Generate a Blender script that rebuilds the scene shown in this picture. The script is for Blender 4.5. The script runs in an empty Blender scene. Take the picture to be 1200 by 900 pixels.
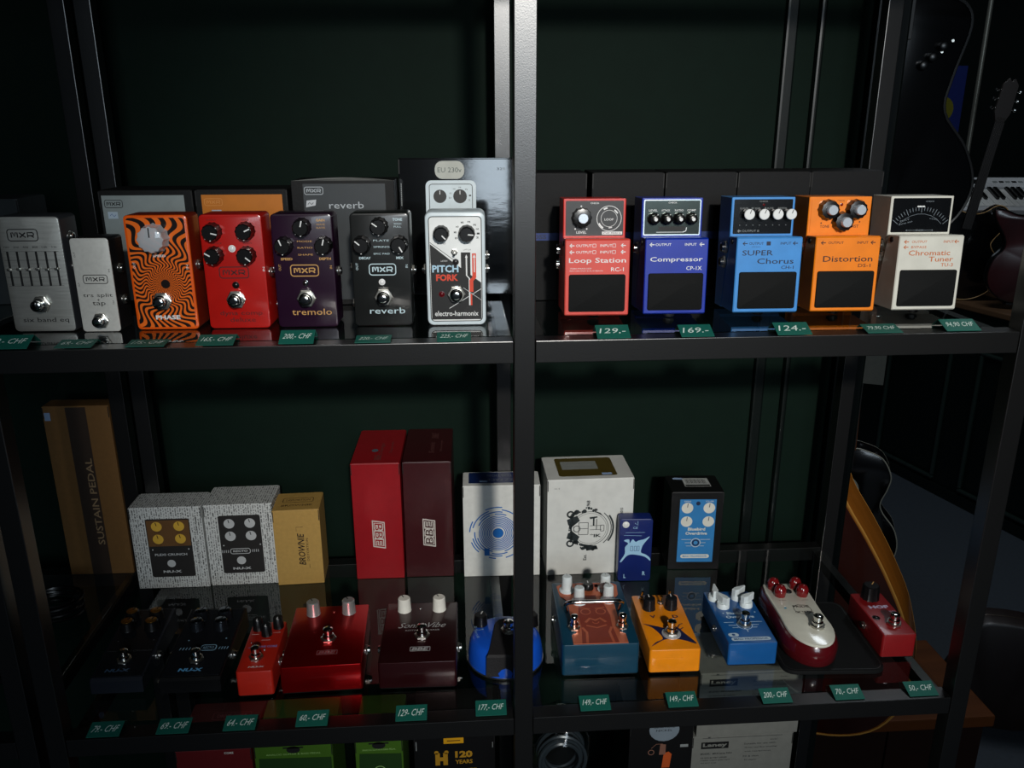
import bpy, bmesh, math, random
from mathutils import Matrix, Vector
random.seed(7)
SC = bpy.context.scene
COL = SC.collection
PI = math.pi
R = math.radians

# ------------------------------------------------------------------ camera
cd = bpy.data.cameras.new('camera')
cd.sensor_width = 36.0
cd.lens = 969.5 / 1200 * 36.0
cd.clip_start = 0.01
co = bpy.data.objects.new('camera', cd)
COL.objects.link(co)
PITCH, YAW, ROLL = 0.3068, 0.0677, 0.0021
co.matrix_world = (Matrix.Translation((-0.0703, -0.7236, 1.4893)) @ Matrix.Rotation(-YAW, 4, 'Z')
                   @ Matrix.Rotation(PI / 2 - PITCH, 4, 'X') @ Matrix.Rotation(-ROLL, 4, 'Z'))
SC.camera = co

# ------------------------------------------------------------------ world, lights, exposure
w = bpy.data.worlds.new('world')
SC.world = w
w.use_nodes = True
w.node_tree.nodes['Background'].inputs[0].default_value = (0.55, 0.75, 1.0, 1)
w.node_tree.nodes['Background'].inputs[1].default_value = 0.012
SC.view_settings.view_transform = 'Standard'
SC.view_settings.look = 'None'
SC.view_settings.exposure = 0.0
SC.view_settings.gamma = 1.0


def aim(o, target):
    d = Vector(target) - o.location
    o.rotation_euler = d.to_track_quat('-Z', 'Y').to_euler()


def area(name, loc, target, sx, sy, power, col, spread=180):
    l = bpy.data.lights.new(name, 'AREA')
    l.shape = 'RECTANGLE'
    l.size, l.size_y = sx, sy
    l.energy = power
    l.color = col
    l.spread = R(spread)
    o = bpy.data.objects.new(name, l)
    COL.objects.link(o)
    o.location = loc
    aim(o, target)
    return o


area('shop_window_daylight', (0.35, -3.6, 2.05), (0.1, 0.1, 1.25), 1.5, 1.3, 30, (0.74, 0.88, 1.0))
sp = bpy.data.lights.new('vignette_spot', 'SPOT')  # added spot, its soft cone brightens the centre and dims the corners
sp.energy = 200
sp.color = (1.0, 0.95, 0.88)
sp.spot_size = R(31)
sp.spot_blend = 1.0
sp.shadow_soft_size = 0.06
so = bpy.data.objects.new('vignette_spot', sp)
COL.objects.link(so)
so.location = (0.20, -2.25, 2.2)
aim(so, (0.13, 0.10, 1.27))

area('back_room_fill', (1.25, 1.55, 2.88), (1.45, 1.8, 0), 0.9, 0.5, 16, (0.85, 0.93, 1.0))  # added overhead fill for the back room floor and keyboard


# ------------------------------------------------------------------ materials
def s2l(c):
    return tuple((v / 12.92 if v <= 0.04045 else ((v + 0.055) / 1.055) ** 2.4) for v in c)


MATS = {}


def mat(name, rgb, rough=0.45, metal=0.0, spec=0.5, coat=0.0, bump=0.0, scale=60.0, var=0.06, trans=0.0, stretch=(1, 1, 1), emit=0.0):
    """procedural principled material, rgb as 0-255 sRGB, faint noise in colour, roughness and relief"""
    if name in MATS:
        return MATS[name]
    m = bpy.data.materials.new(name)
    m.use_nodes = True
    nt = m.node_tree
    b = nt.nodes['Principled BSDF']
    c = s2l([v / 255 for v in rgb])
    tc = nt.nodes.new('ShaderNodeTexCoord')
    mp = nt.nodes.new('ShaderNodeMapping')
    mp.inputs['Scale'].default_value = stretch
    nz = nt.nodes.new('ShaderNodeTexNoise')
    nz.inputs['Scale'].default_value = scale
    nz.inputs['Detail'].default_value = 4
    nt.links.new(tc.outputs['Object'], mp.inputs[0])
    nt.links.new(mp.outputs[0], nz.inputs['Vector'])
    mr = nt.nodes.new('ShaderNodeMapRange')
    mr.inputs[1].default_value = 0.3
    mr.inputs[2].default_value = 0.7
    mr.inputs[3].default_value = 1 - var
    mr.inputs[4].default_value = 1 + var
    nt.links.new(nz.outputs['Fac'], mr.inputs[0])
    mx = nt.nodes.new('ShaderNodeMix')
    mx.data_type = 'RGBA'
    mx.blend_type = 'MULTIPLY'
    mx.inputs[0].default_value = 1
    mx.inputs[6].default_value = (*c, 1)
    nt.links.new(mr.outputs[0], mx.inputs[7])
    nt.links.new(mx.outputs[2], b.inputs['Base Color'])
    b.inputs['Roughness'].default_value = rough
    b.inputs['Metallic'].default_value = metal
    b.inputs['Specular IOR Level'].default_value = spec
    b.inputs['Coat Weight'].default_value = coat
    b.inputs['Coat Roughness'].default_value = 0.08
    if trans:
        b.inputs['Transmission Weight'].default_value = trans
    if emit:
        b.inputs['Emission Color'].default_value = (*c, 1)
        b.inputs['Emission Strength'].default_value = emit
    if bump:
        bp = nt.nodes.new('ShaderNodeBump')
        bp.inputs['Strength'].default_value = bump
        bp.inputs['Distance'].default_value = 0.001
        nt.links.new(nz.outputs['Fac'], bp.inputs['Height'])
        nt.links.new(bp.outputs[0], b.inputs['Normal'])
    MATS[name] = m
    return m


def glass_mat(name, tint, reflect=1.0, rough=0.0):
    """thin shop glass: fresnel mix of tinted see-through and mirror"""
    m = bpy.data.materials.new(name)
    m.use_nodes = True
    nt = m.node_tree
    nt.nodes.clear()
    out = nt.nodes.new('ShaderNodeOutputMaterial')
    mix = nt.nodes.new('ShaderNodeMixShader')
    tr = nt.nodes.new('ShaderNodeBsdfTransparent')
    tr.inputs[0].default_value = (*tint, 1)
    gl = nt.nodes.new('ShaderNodeBsdfGlossy')
    gl.inputs[0].default_value = (reflect, reflect, reflect, 1)
    gl.inputs['Roughness'].default_value = rough
    fr = nt.nodes.new('ShaderNodeFresnel')
    fr.inputs[0].default_value = 1.5
    # only the outer side of each pane mirrors; the way out again is clear
    ge = nt.nodes.new('ShaderNodeNewGeometry')
    inv = nt.nodes.new('ShaderNodeMath')
    inv.operation = 'SUBTRACT'
    inv.inputs[0].default_value = 1.0
    nt.links.new(ge.outputs['Backfacing'], inv.inputs[1])
    mu = nt.nodes.new('ShaderNodeMath')
    mu.operation = 'MULTIPLY'
    nt.links.new(fr.outputs[0], mu.inputs[0])
    nt.links.new(inv.outputs[0], mu.inputs[1])
    ml = nt.nodes.new('ShaderNodeMath')
    ml.operation = 'MULTIPLY'
    ml.inputs[1].default_value = 1.15
    ml.use_clamp = True
    nt.links.new(mu.outputs[0], ml.inputs[0])
    nt.links.new(ml.outputs[0], mix.inputs[0])
    nt.links.new(tr.outputs[0], mix.inputs[1])
    nt.links.new(gl.outputs[0], mix.inputs[2])
    nt.links.new(mix.outputs[0], out.inputs[0])
    MATS[name] = m
    return m


def W(r, g, b, name, **k):
    return mat(name, (r, g, b), **k)


M_FRAME = mat('black brown powder coat', (15, 15, 15), rough=0.3, bump=0.06, scale=900, spec=0.9)
M_CHROME = mat('chrome', (225, 225, 222), rough=0.12, metal=1.0, var=0.02)
M_STEEL = mat('satin steel', (200, 198, 190), rough=0.3, metal=1.0)
M_HOLE = mat('dark socket', (8, 8, 8), rough=0.6)
M_KNOB = mat('black knob plastic', (14, 14, 15), rough=0.28)
M_RUBBER = mat('black rubber', (10, 12, 13), rough=0.75, bump=0.2, scale=500, spec=0.2)
M_WHITEINK = mat('white ink', (225, 228, 228), rough=0.5)
M_GREYINK = mat('grey ink', (130, 135, 135), rough=0.5)
M_BLACKINK = mat('black ink', (7, 7, 8), rough=0.5)
M_REDLED = mat('red led', (120, 20, 20), rough=0.2)
M_CLEAR = glass_mat('clear shelf glass', (0.965, 0.985, 0.975), 1.0)


# ------------------------------------------------------------------ mesh helpers (millimetres in local space)
def B():
    return bmesh.new()


def box(bm, x0, x1, y0, y1, z0, z1, bev=0.0, seg=2):
    r = bmesh.ops.create_cube(bm, size=1.0)
    vs = r['verts']
    for v in vs:
        v.co = Vector((x0 + (v.co.x + .5) * (x1 - x0), y0 + (v.co.y + .5) * (y1 - y0), z0 + (v.co.z + .5) * (z1 - z0)))
    if bev > 0:
        es = list({e for v in vs for e in v.link_edges})
        bmesh.ops.bevel(bm, geom=es, offset=bev, segments=seg, profile=0.6, affect='EDGES')
    return bm


def loft(bm, rings, cap0=True, cap1=True):
    vr = [[bm.verts.new(p) for p in ring] for ring in rings]
    n = len(rings[0])
    for a, b in zip(vr[:-1], vr[1:]):
        for i in range(n):
            j = (i + 1) % n
            bm.faces.new((a[i], a[j], b[j], b[i]))
    if cap0:
        bm.faces.new(list(reversed(vr[0])))
    if cap1:
        bm.faces.new(vr[-1])
    return vr


def rr(w, h, r, cx=0, cy=0, n=4):
    """rounded rectangle outline, counter clockwise"""
    r = max(min(r, w / 2 - 1e-4, h / 2 - 1e-4), 0.01)
    pts = []
    for k, (sx, sy) in enumerate(((1, -1), (1, 1), (-1, 1), (-1, -1))):
        ox, oy = cx + sx * (w / 2 - r), cy + sy * (h / 2 - r)
        for i in range(n + 1):
            a = -PI / 2 + k * PI / 2 + (PI / 2) * i / n
            pts.append((ox + r * math.cos(a), oy + r * math.sin(a)))
    return pts


def slab(bm, w, h, r, z0, z1, bev=0.8, cx=0, cy=0, n=4, bot=0.3):
    """rounded slab lying in xy with softened upper edge"""
    R_ = []
    lv = [(z0, bot)] + ([(z0 + bot, 0)] if bot else []) + [(z1 - bev, 0), (z1 - bev * .3, bev * .3), (z1, bev)]
    for z, i in lv:
        R_.append([(x, y, z) for x, y in rr(w - 2 * i, h - 2 * i, r - i * .6, cx, cy, n)])
    loft(bm, R_)
    return bm


def inset(pts, d):
    n = len(pts)
    out = []
    for i in range(n):
        p0, p1, p2 = Vector(pts[i - 1]), Vector(pts[i]), Vector(pts[(i + 1) % n])
        t = (p2 - p0)
        if t.length < 1e-9:
            out.append(tuple(p1)); continue
        t.normalize()
        nrm = Vector((-t.y, t.x))
        out.append(tuple(p1 + nrm * d))
    return out


def oslab(bm, pts, z0, z1, bev=0.8):
    """slab with any smooth outline (ccw)"""
    lv = [(z0, bev * .4), (z0 + bev * .4, 0), (z1 - bev, 0), (z1 - bev * .3, bev * .3), (z1, bev)]
    loft(bm, [[(x, y, z) for x, y in inset(pts, i)] for z, i in lv])
    return bm


def lathe(bm, cx, cy, prof, seg=20, flute=0.0):
    rings = []
    for z, r in prof:
        ring = []
        for i in range(seg):
            a = 2 * PI * i / seg
            q = r * (1 - (flute if i % 2 else 0))
            ring.append((cx + q * math.cos(a), cy + q * math.sin(a), z))
        rings.append(ring)
    loft(bm, rings)
    return bm


def poly(bm, pts, z=0.0):
    bm.faces.new([bm.verts.new((x, y, z)) for x, y in pts])
    return bm


def ribbon(bm, pts, wd, z=0.0, closed=False):
    n = len(pts)
    L, Q = [], []
    for i in range(n):
        a = pts[i - 1] if (i > 0 or closed) else pts[i]
        b = pts[(i + 1) % n] if (i < n - 1 or closed) else pts[i]
        t = Vector((b[0] - a[0], b[1] - a[1]))
        if t.length < 1e-9:
            t = Vector((1, 0))
        t.normalize()
        nx, ny = -t.y * wd / 2, t.x * wd / 2
        L.append(bm.verts.new((pts[i][0] + nx, pts[i][1] + ny, z)))
        Q.append(bm.verts.new((pts[i][0] - nx, pts[i][1] - ny, z)))
    for i in range(n if closed else n - 1):
        j = (i + 1) % n
        bm.faces.new((Q[i], Q[j], L[j], L[i]))
    return bm


def ann(bm, cx, cy, r0, r1, z=0.0, a0=0, a1=360, seg=28):
    k = max(3, int(seg * abs(a1 - a0) / 360))
    pr = None
    for i in range(k + 1):
        a = R(a0 + (a1 - a0) * i / k)
        c, s = math.cos(a), math.sin(a)
        cur = (bm.verts.new((cx + r1 * c, cy + r1 * s, z)), bm.verts.new((cx + r0 * c, cy + r0 * s, z)))
        if pr:
            bm.faces.new((pr[1], pr[0], cur[0], cur[1]))
        pr = cur
    return bm


def disc(bm, cx, cy, r, z=0.0, seg=20, sx=1, sy=1):
    poly(bm, [(cx + sx * r * math.cos(2 * PI * i / seg), cy + sy * r * math.sin(2 * PI * i / seg)) for i in range(seg)], z)
    return bm


def frame(bm, cx, cy, w, h, r, t, z=0.0):
    ribbon(bm, rr(w, h, r, cx, cy), t, z, True)
    return bm


def tube(bm, path, r, seg=8, closed=False):
    P = [Vector(p) for p in path]
    n = len(P)
    rings = []
    up = None
    for i in range(n):
        t = (P[(i + 1) % n] - P[i - 1]) if (closed or 0 < i < n - 1) else (P[1] - P[0] if i == 0 else P[-1] - P[-2])
        t.normalize()
        if up is None:
            up = Vector((0, 0, 1)) if abs(t.z) < .9 else Vector((1, 0, 0))
        a = t.cross(up).normalized()
        b = a.cross(t).normalized()
        up = b
        rad = r[i] if isinstance(r, (list, tuple)) else r
        rings.append([P[i] + a * rad * math.cos(2 * PI * k / seg) + b * rad * math.sin(2 * PI * k / seg) for k in range(seg)])
    if closed:
        rings.append(rings[0])
        vr = [[bm.verts.new(p) for p in rg] for rg in rings[:-1]]
        for q in range(n):
            a, b = vr[q], vr[(q + 1) % n]
            for i in range(seg):
                j = (i + 1) % seg
                bm.faces.new((a[i], a[j], b[j], b[i]))
    else:
        loft(bm, rings)
    return bm


def crom(pts, k=6, closed=True):
    out = []
    n = len(pts)
    for i in range(n if closed else n - 1):
        p = [Vector(pts[(i + j - 1) % n]) if closed else Vector(pts[min(max(i + j - 1, 0), n - 1)]) for j in range(4)]
        for q in range(k):
            t = q / k
            v = 0.5 * ((2 * p[1]) + (-p[0] + p[2]) * t + (2 * p[0] - 5 * p[1] + 4 * p[2] - p[3]) * t * t + (-p[0] + 3 * p[1] - 3 * p[2] + p[3]) * t ** 3)
            out.append(tuple(v))
    if not closed:
        out.append(tuple(pts[-1]))
    return out


_TX = {}


def text_mesh(s, bold=0.0, space=1.0):
    k = (s, bold, space)
    if k not in _TX:
        c = bpy.data.curves.new('lettering', 'FONT')
        c.body = s
        c.resolution_u = 2
        c.offset = bold
        c.space_character = space
        o = bpy.data.objects.new('lettering', c)
        me = o.to_mesh()
        vs = [v.co.copy() for v in me.vertices]
        fs = [tuple(p.vertices) for p in me.polygons]
        o.to_mesh_clear()
        bpy.data.objects.remove(o)
        bpy.data.curves.remove(c)
        _TX[k] = (vs, fs)
    return _TX[k]


def txt(bm, s, cx, cy, w, h, z=0.0, rot=0.0, shear=0.0, bold=0.0, space=1.0):
    """lettering fitted to a w x h box centred at cx, cy"""
    vs, fs = text_mesh(s, bold, space)
    if not vs:
        return bm
    x0, x1 = min(v.x for v in vs), max(v.x for v in vs)
    y0, y1 = min(v.y for v in vs), max(v.y for v in vs)
    c, sn = math.cos(R(rot)), math.sin(R(rot))
    nv = []
    for v in vs:
        x = ((v.x - x0) / max(x1 - x0, 1e-6) - .5) * w
        y = ((v.y - y0) / max(y1 - y0, 1e-6) - .5) * h
        x += shear * y
        nv.append(bm.verts.new((cx + x * c - y * sn, cy + x * sn + y * c, z)))
    for f in fs:
        try:
            bm.faces.new([nv[i] for i in f])
        except ValueError:
            pass
    return bm


def obj(name, bm, m, parent=None, loc=(0, 0, 0), rot=(0, 0, 0), smooth=False, unit=0.001, label=None, normals=True):
    if unit != 1:
        bmesh.ops.transform(bm, matrix=Matrix.Scale(unit, 4), verts=bm.verts)
    if normals:
        bmesh.ops.recalc_face_normals(bm, faces=bm.faces)
    me = bpy.data.meshes.new(name)
    bm.to_mesh(me)
    bm.free()
    me.materials.append(m)
    if smooth:
        me.shade_smooth()
        try:
            me.set_sharp_from_angle(angle=R(38))
        except Exception:
            pass
    o = bpy.data.objects.new(name, me)
    COL.objects.link(o)
    o.location = loc
    o.rotation_euler = rot
    if parent is not None:
        o.parent = parent
    if label:
        o['label'] = label
    return o


def again(src, parent, loc=None, rot=None):
    """copy of a part with its sub-parts, sharing mesh data"""
    c = src.copy()
    COL.objects.link(c)
    c.parent = parent
    if loc is not None:
        c.location = loc
    if rot is not None:
        c.rotation_euler = rot
    for ch in src.children:
        d = ch.copy()
        COL.objects.link(d)
        d.parent = c
    return c


def tag(o, label, cat, group=None):
    o['label'] = label
    o['category'] = cat
    if group:
        o['group'] = group
    return o


def thing(name, label, cat, loc=(0, 0, 0), rot=(0, 0, 0), group=None):
    o = bpy.data.objects.new(name, None)
    o.empty_display_size = 0.02
    COL.objects.link(o)
    o.location = loc
    o.rotation_euler = rot
    return tag(o, label, cat, group)


def struct(name, bm, m, smooth=False, unit=1):
    o = obj(name, bm, m, None, smooth=smooth, unit=unit)
    o['kind'] = 'structure'
    return o


# ------------------------------------------------------------------ the room (metres)
ZU, ZL, Z3 = 1.30, 0.8887, 0.478      # upper, lower and bottom shelf levels
M_GREEN = mat('dark green wall paint', (7, 25, 18), rough=0.7, bump=0.2, scale=40, spec=0.12)
M_GREEN2 = mat('dark green wood panel paint', (7, 15, 13), rough=0.35, bump=0.1, scale=30, spec=0.4)
M_FLOOR = mat('blue grey floor covering', (44, 52, 60), rough=0.7, bump=0.4, scale=90, var=0.12)
M_CEIL = mat('black ceiling paint', (30, 32, 32), rough=0.9)
b = B(); box(b, -4, 4.4, -4.2, 4.0, -0.06, 0.0); struct('floor', b, M_FLOOR)
b = B(); box(b, -4, 4.4, -4.2, 4.0, 2.9, 2.96); struct('ceiling', b, M_CEIL)
b = B(); box(b, -4, 0.53, 0.42, 0.50, 0, 2.9); wb = struct('wall_back', b, M_GREEN)
b = B(); box(b, 0.53, 4.4, 3.5, 3.58, 0, 2.9); struct('wall_rear_room', b, M_GREEN2)
b = B(); box(b, 4.32, 4.4, -4.2, 3.5, 0, 2.9); struct('wall_right', b, M_GREEN2)
b = B(); box(b, -4, -3.92, -4.2, 0.42, 0, 2.9); struct('wall_left', b, M_GREEN2)
# panel mouldings on the end of the back wall
for i, (x, wd, t) in enumerate(((0.372, 0.016, 0.010), (0.412, 0.008, 0.012), (0.505, 0.045, 0.014))):
    b = B(); box(b, x - wd / 2, x + wd / 2, 0.42 - t, 0.4199, 0.12, 2.75, bev=0.003)
    struct('trim_%d' % (i + 1), b, M_GREEN2)
b = B(); box(b, -3.9, 0.53, 0.405, 0.4199, 0, 0.12, bev=0.003); struct('baseboard_back', b, M_GREEN2)

# ------------------------------------------------------------------ shelf units
PW = 0.0192
SD = 0.355


def shelf_unit(label, x_posts, shelves, group=None):
    t = thing('shelf_unit', label, 'shelf', ((x_posts[0] + x_posts[-1]) / 2, SD / 2, 0), group=group)
    ox, oy = t.location.x, t.location.y
    X = lambda v: (v - ox) * 1000
    Y = lambda v: (v - oy) * 1000
    for x in x_posts:
        for y0 in (0, SD - PW):
            b = B(); box(b, X(x), X(x + PW), Y(y0), Y(y0 + PW), 0, 1760, bev=0.8); obj('post', b, M_FRAME, t)
    for z in shelves:
        for a, c in zip(x_posts[:-1], x_posts[1:]):
            for y0 in (0, SD - PW):
                b = B(); box(b, X(a + PW + .0006), X(c - .0006), Y(y0 + .0005), Y(y0 + PW), z * 1000 - 21, z * 1000 - .2, bev=0.6); obj('rail', b, M_FRAME, t)
            for xx in (a + PW + .0006, c - 0.0126):
                b = B(); box(b, X(xx), X(xx + .012), Y(PW + .0005), Y(SD - PW - .0005), z * 1000 - 21, z * 1000 - 5.2, bev=0.5); obj('side_rail', b, M_FRAME, t)
            b = B(); box(b, X(a + PW + .001), X(c - .001), Y(PW + .001), Y(SD - PW - .001), z * 1000 - 5, z * 1000, bev=0.5, seg=1); obj('glass_shelf', b, M_CLEAR, t)
    return t


shelf_unit('black metal shelf unit with two bays of glass shelves holding all the effect pedals', (-0.4984, -PW, 0.46), (0.06, Z3, ZL, ZU, 1.72))
shelf_unit('matching black metal unit beside it on the far left edge, mostly out of the picture', (-0.997, -0.5276), (0.06, Z3, ZL, ZU, 1.72))

# ------------------------------------------------------------------ pedal parts
def knob(t, x, y, z, r=8.5, h=11, m=None, ang=20, pm=None, cap=None, flute=0.06, name='knob', ptr=True, skirt=None, label=None, dome=0):
    """knob standing on the face; angle clockwise from straight up"""
    prof = []
    if skirt:
        prof += [(0, skirt), (1.6, skirt), (2.2, r * 1.05)]
    else:
        prof += [(0, r * 1.04), (1, r)]
    prof += [(h - 1, r * .9), (h, r * .78)]
    if dome:
        prof += [(h + dome * .6, r * .5), (h + dome, r * .1)]
    k = obj(name, lathe(B(), 0, 0, prof, 24, flute), m or M_KNOB, t, (x / 1000, y / 1000, z / 1000), (0, 0, -R(ang)), smooth=True, label=label)
    top = h + dome
    if cap:
        obj('knob_cap', lathe(B(), 0, 0, [(top, r * .74), (top + .5, r * .74), (top + .7, r * .66)], 20), cap, k, smooth=True)
        top += .7
    if ptr:
        b = B(); box(b, -.55, .55, r * .15, r * .8, top - .1, top + .25)
        obj('pointer', b, pm or M_WHITEINK, k)
    return k


def footswitch(t, x, y, z, s=1.0, h=11, tilt=0):
    f = obj('footswitch', lathe(B(), 0, 0, [(0, 6.6 * s), (.8, 6.6 * s), (1.0, 5.2 * s), (h * .45, 5.0 * s), (h * .5, 4.0 * s), (h * .55, 3.9 * s)], 18), M_CHROME, t, (x / 1000, y / 1000, z / 1000), smooth=True)
    obj('nut', lathe(B(), 0, 0, [(.9, 7.3 * s), (3.0, 7.3 * s), (3.3, 6.6 * s)], 6), M_STEEL, f)
    obj('button', lathe(B(), 0, 0, [(h * .5, 3.6 * s), (h * .72, 3.6 * s), (h * .74, 4.4 * s), (h * .95, 4.5 * s), (h, 3.9 * s), (h * 1.03, 2.0 * s)], 18), M_CHROME, f, smooth=True)
    return f


def jack(t, x, y, z, side=1, s=1.0):
    j = obj('jack_socket', lathe(B(), 0, 0, [(0, 6.2 * s), (.6, 6.2 * s), (.7, 4.4 * s), (5.0 * s, 4.3 * s), (5.2 * s, 3.6 * s)], 16), M_CHROME, t, (x / 1000, y / 1000, z / 1000), (0, side * PI / 2, 0), smooth=True)
    obj('nut', lathe(B(), 0, 0, [(.7, 6.0 * s), (2.6, 6.0 * s)], 6), M_STEEL, j)
    obj('hole', lathe(B(), 0, 0, [(5.15 * s, 2.9 * s), (5.3 * s, 2.9 * s)], 12), M_HOLE, j)
    return j


def led(t, x, y, z, r=2.2, m=None):
    return obj('indicator_light', lathe(B(), 0, 0, [(0, r * 1.3), (.5, r * 1.3), (.6, r), (1.2, r * .8), (1.6, r * .3)], 14), m or M_REDLED, t, (x / 1000, y / 1000, z / 1000), smooth=True)


def prints(t, z, m, items, name='lettering'):
    """items: (kind, args...) all printed flat at height z on a face"""
    b = B()
    for it in items:
        k, a = it[0], it[1:]
        kw = {}
        if isinstance(a[-1], dict):
            kw, a = a[-1], a[:-1]
        if k == 't':
            txt(b, *a, z=z, **kw)
        elif k == 'f':
            frame(b, *a, z=z)
        elif k == 'a':
            ann(b, *a, z=z, **kw)
        elif k == 'd':
            disc(b, *a, z=z, **kw)
        elif k == 'l':
            ribbon(b, *a, z=z, **kw)
        elif k == 'p':
            poly(b, *a, z=z)
        elif k == 'b':
            x0, x1, y0, y1 = a
            poly(b, [(x0, y0), (x1, y0), (x1, y1), (x0, y1)], z)
    return obj(name, b, m, t, normals=False)


def enclosure(t, w, l, h, m, r=4, bev=1.5, name='enclosure', base=True):
    if base:
        obj('base_plate', slab(B(), w - 1.6, l - 1.6, r, 0, 1.6, .2, 0, l / 2), M_KNOB, t)
    return obj(name, slab(B(), w, l, r, 1.6 if base else 0, h, bev, 0, l / 2, n=5), m, t, smooth=True)


def stand(x0, x1, yface, T, yaw=-1.5, lean=0.0, z=ZU + .0004):
    """root placement for a pedal standing on its foot end"""
    xc = (x0 + x1) / 2
    return (xc, yface + T / 1000, z), (PI / 2 - R(lean), 0, R(yaw))


def badge(cx, cy, w, h, s='MXR'):
    """rounded frame with three wide stroked capitals"""
    lw, lh, t = w * .20, h * .42, h * .11
    out = [('f', cx, cy, w, h, h * .25, h * .085)]
    x0, y0, y1 = cx - w * .37, cy - lh / 2, cy + lh / 2
    out.append(('l', [(x0, y0), (x0, y1), (x0 + lw * .28, y1), (x0 + lw * .5, y0 + lh * .25), (x0 + lw * .72, y1), (x0 + lw, y1), (x0 + lw, y0)], t))
    x0 = cx - lw * .5
    out += [('l', [(x0, y0), (x0 + lw, y1)], t), ('l', [(x0, y1), (x0 + lw, y0)], t)]
    x0 = cx + w * .37 - lw
    out += [('l', [(x0, y0), (x0, y1), (x0 + lw * .85, y1), (x0 + lw, y1 - lh * .18), (x0 + lw, y0 + lh * .55), (x0 + lw * .85, y0 + lh * .38), (x0, y0 + lh * .38)], t), ('l', [(x0 + lw * .55, y0 + lh * .38), (x0 + lw, y0)], t)]
    return out

# ------------------------------------------------------------------ upper left shelf: silver, swirl, red, purple, black and white pedals
GP = 'effect pedals standing on the upper shelf'
YF = 0.068
# six band equaliser
M_ALU = mat('brushed aluminium', (182, 182, 176), rough=0.34, metal=0.6, scale=40, stretch=(1, 14, 1), bump=0.1, var=0.1)
M_ALUD = mat('dark grey enclosure', (52, 54, 58), rough=0.4)
l, r_ = stand(-.487, -.430, YF, 34)
t = thing('effect_pedal', 'silver brushed pedal with six vertical sliders, leftmost on the upper shelf', 'pedal', l, r_, GP)
enclosure(t, 57, 108, 33, M_ALUD, r=4)
obj('faceplate', slab(B(), 56, 107, 4, 33, 34, .6, 0, 54), M_ALU, t, smooth=True)
b = B()
for i in range(6):
    box(b, -22.5 + i * 8.6 - 1, -22.5 + i * 8.6 + 1, 44, 76, 34.0, 34.12)
obj('slider_slot', b, M_HOLE, t)
for i in range(6):
    b = B(); box(b, -1.8, 1.8, -1.1, 1.1, 0, 3.2, bev=.5)
    obj('slider', b, M_STEEL, t, ((-22.5 + i * 8.6) / 1000, (59.5 + (i % 2) * .6) / 1000, .034))
prints(t, 34.15, M_BLACKINK, badge(-6, 91, 27, 10.5) + [('t', 'six band eq', 2, 11, 42, 5.5)] +
       [('t', s, -22.5 + i * 8.6, 80, 5, 1.6) for i, s in enumerate(('100', '200', '400', '800', '1.6k', '3.2k'))] +
       [('l', [(-26, y), (24, y)], .25) for y in (44, 52, 60, 68, 76)])
footswitch(t, 1, 27, 34, 1.15, 13)
jack(t, 28.4, 88, 18, 1, .8)
jack(t, 28.4, 60, 18, 1, .8)
# small silver splitter
M_SAT = mat('satin silver enclosure', (206, 206, 200), rough=0.4, metal=0.15, scale=300, var=0.05)
l, r_ = stand(-.423, -.388, YF - .003, 32)
t = thing('effect_pedal', 'small narrow silver pedal lettered trs split + tap, beside the slider pedal', 'pedal', l, r_, GP)
enclosure(t, 35, 88, 31, mat('black enclosure', (24, 22, 24), rough=.35), r=3)
obj('faceplate', slab(B(), 35, 88, 3, 31, 32.4, .8, 0, 44), M_SAT, t, smooth=True)
prints(t, 32.45, M_BLACKINK, badge(1, 50, 22, 8) + [('t', 'trs split', 1, 34.5, 27, 4.4), ('t', '+', 1, 30.5, 2.4, 2.4), ('t', 'tap', 1, 26.5, 12, 4.6),
       ('t', 'OUT', -14.6, 73, 5, 1.6, {'rot': 90}), ('t', 'IN', 14.6, 58, 3, 1.6, {'rot': 90}), ('t', 'OUT', -14.6, 45, 4, 1.6, {'rot': 90}), ('t', 'TAP', 14.6, 28, 4, 1.6, {'rot': 90})])
footswitch(t, 1, 11, 32.4, 1.05, 11)
jack(t, 17.4, 58, 16, 1, .8)
jack(t, 17.4, 28, 16, 1, .8)


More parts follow.
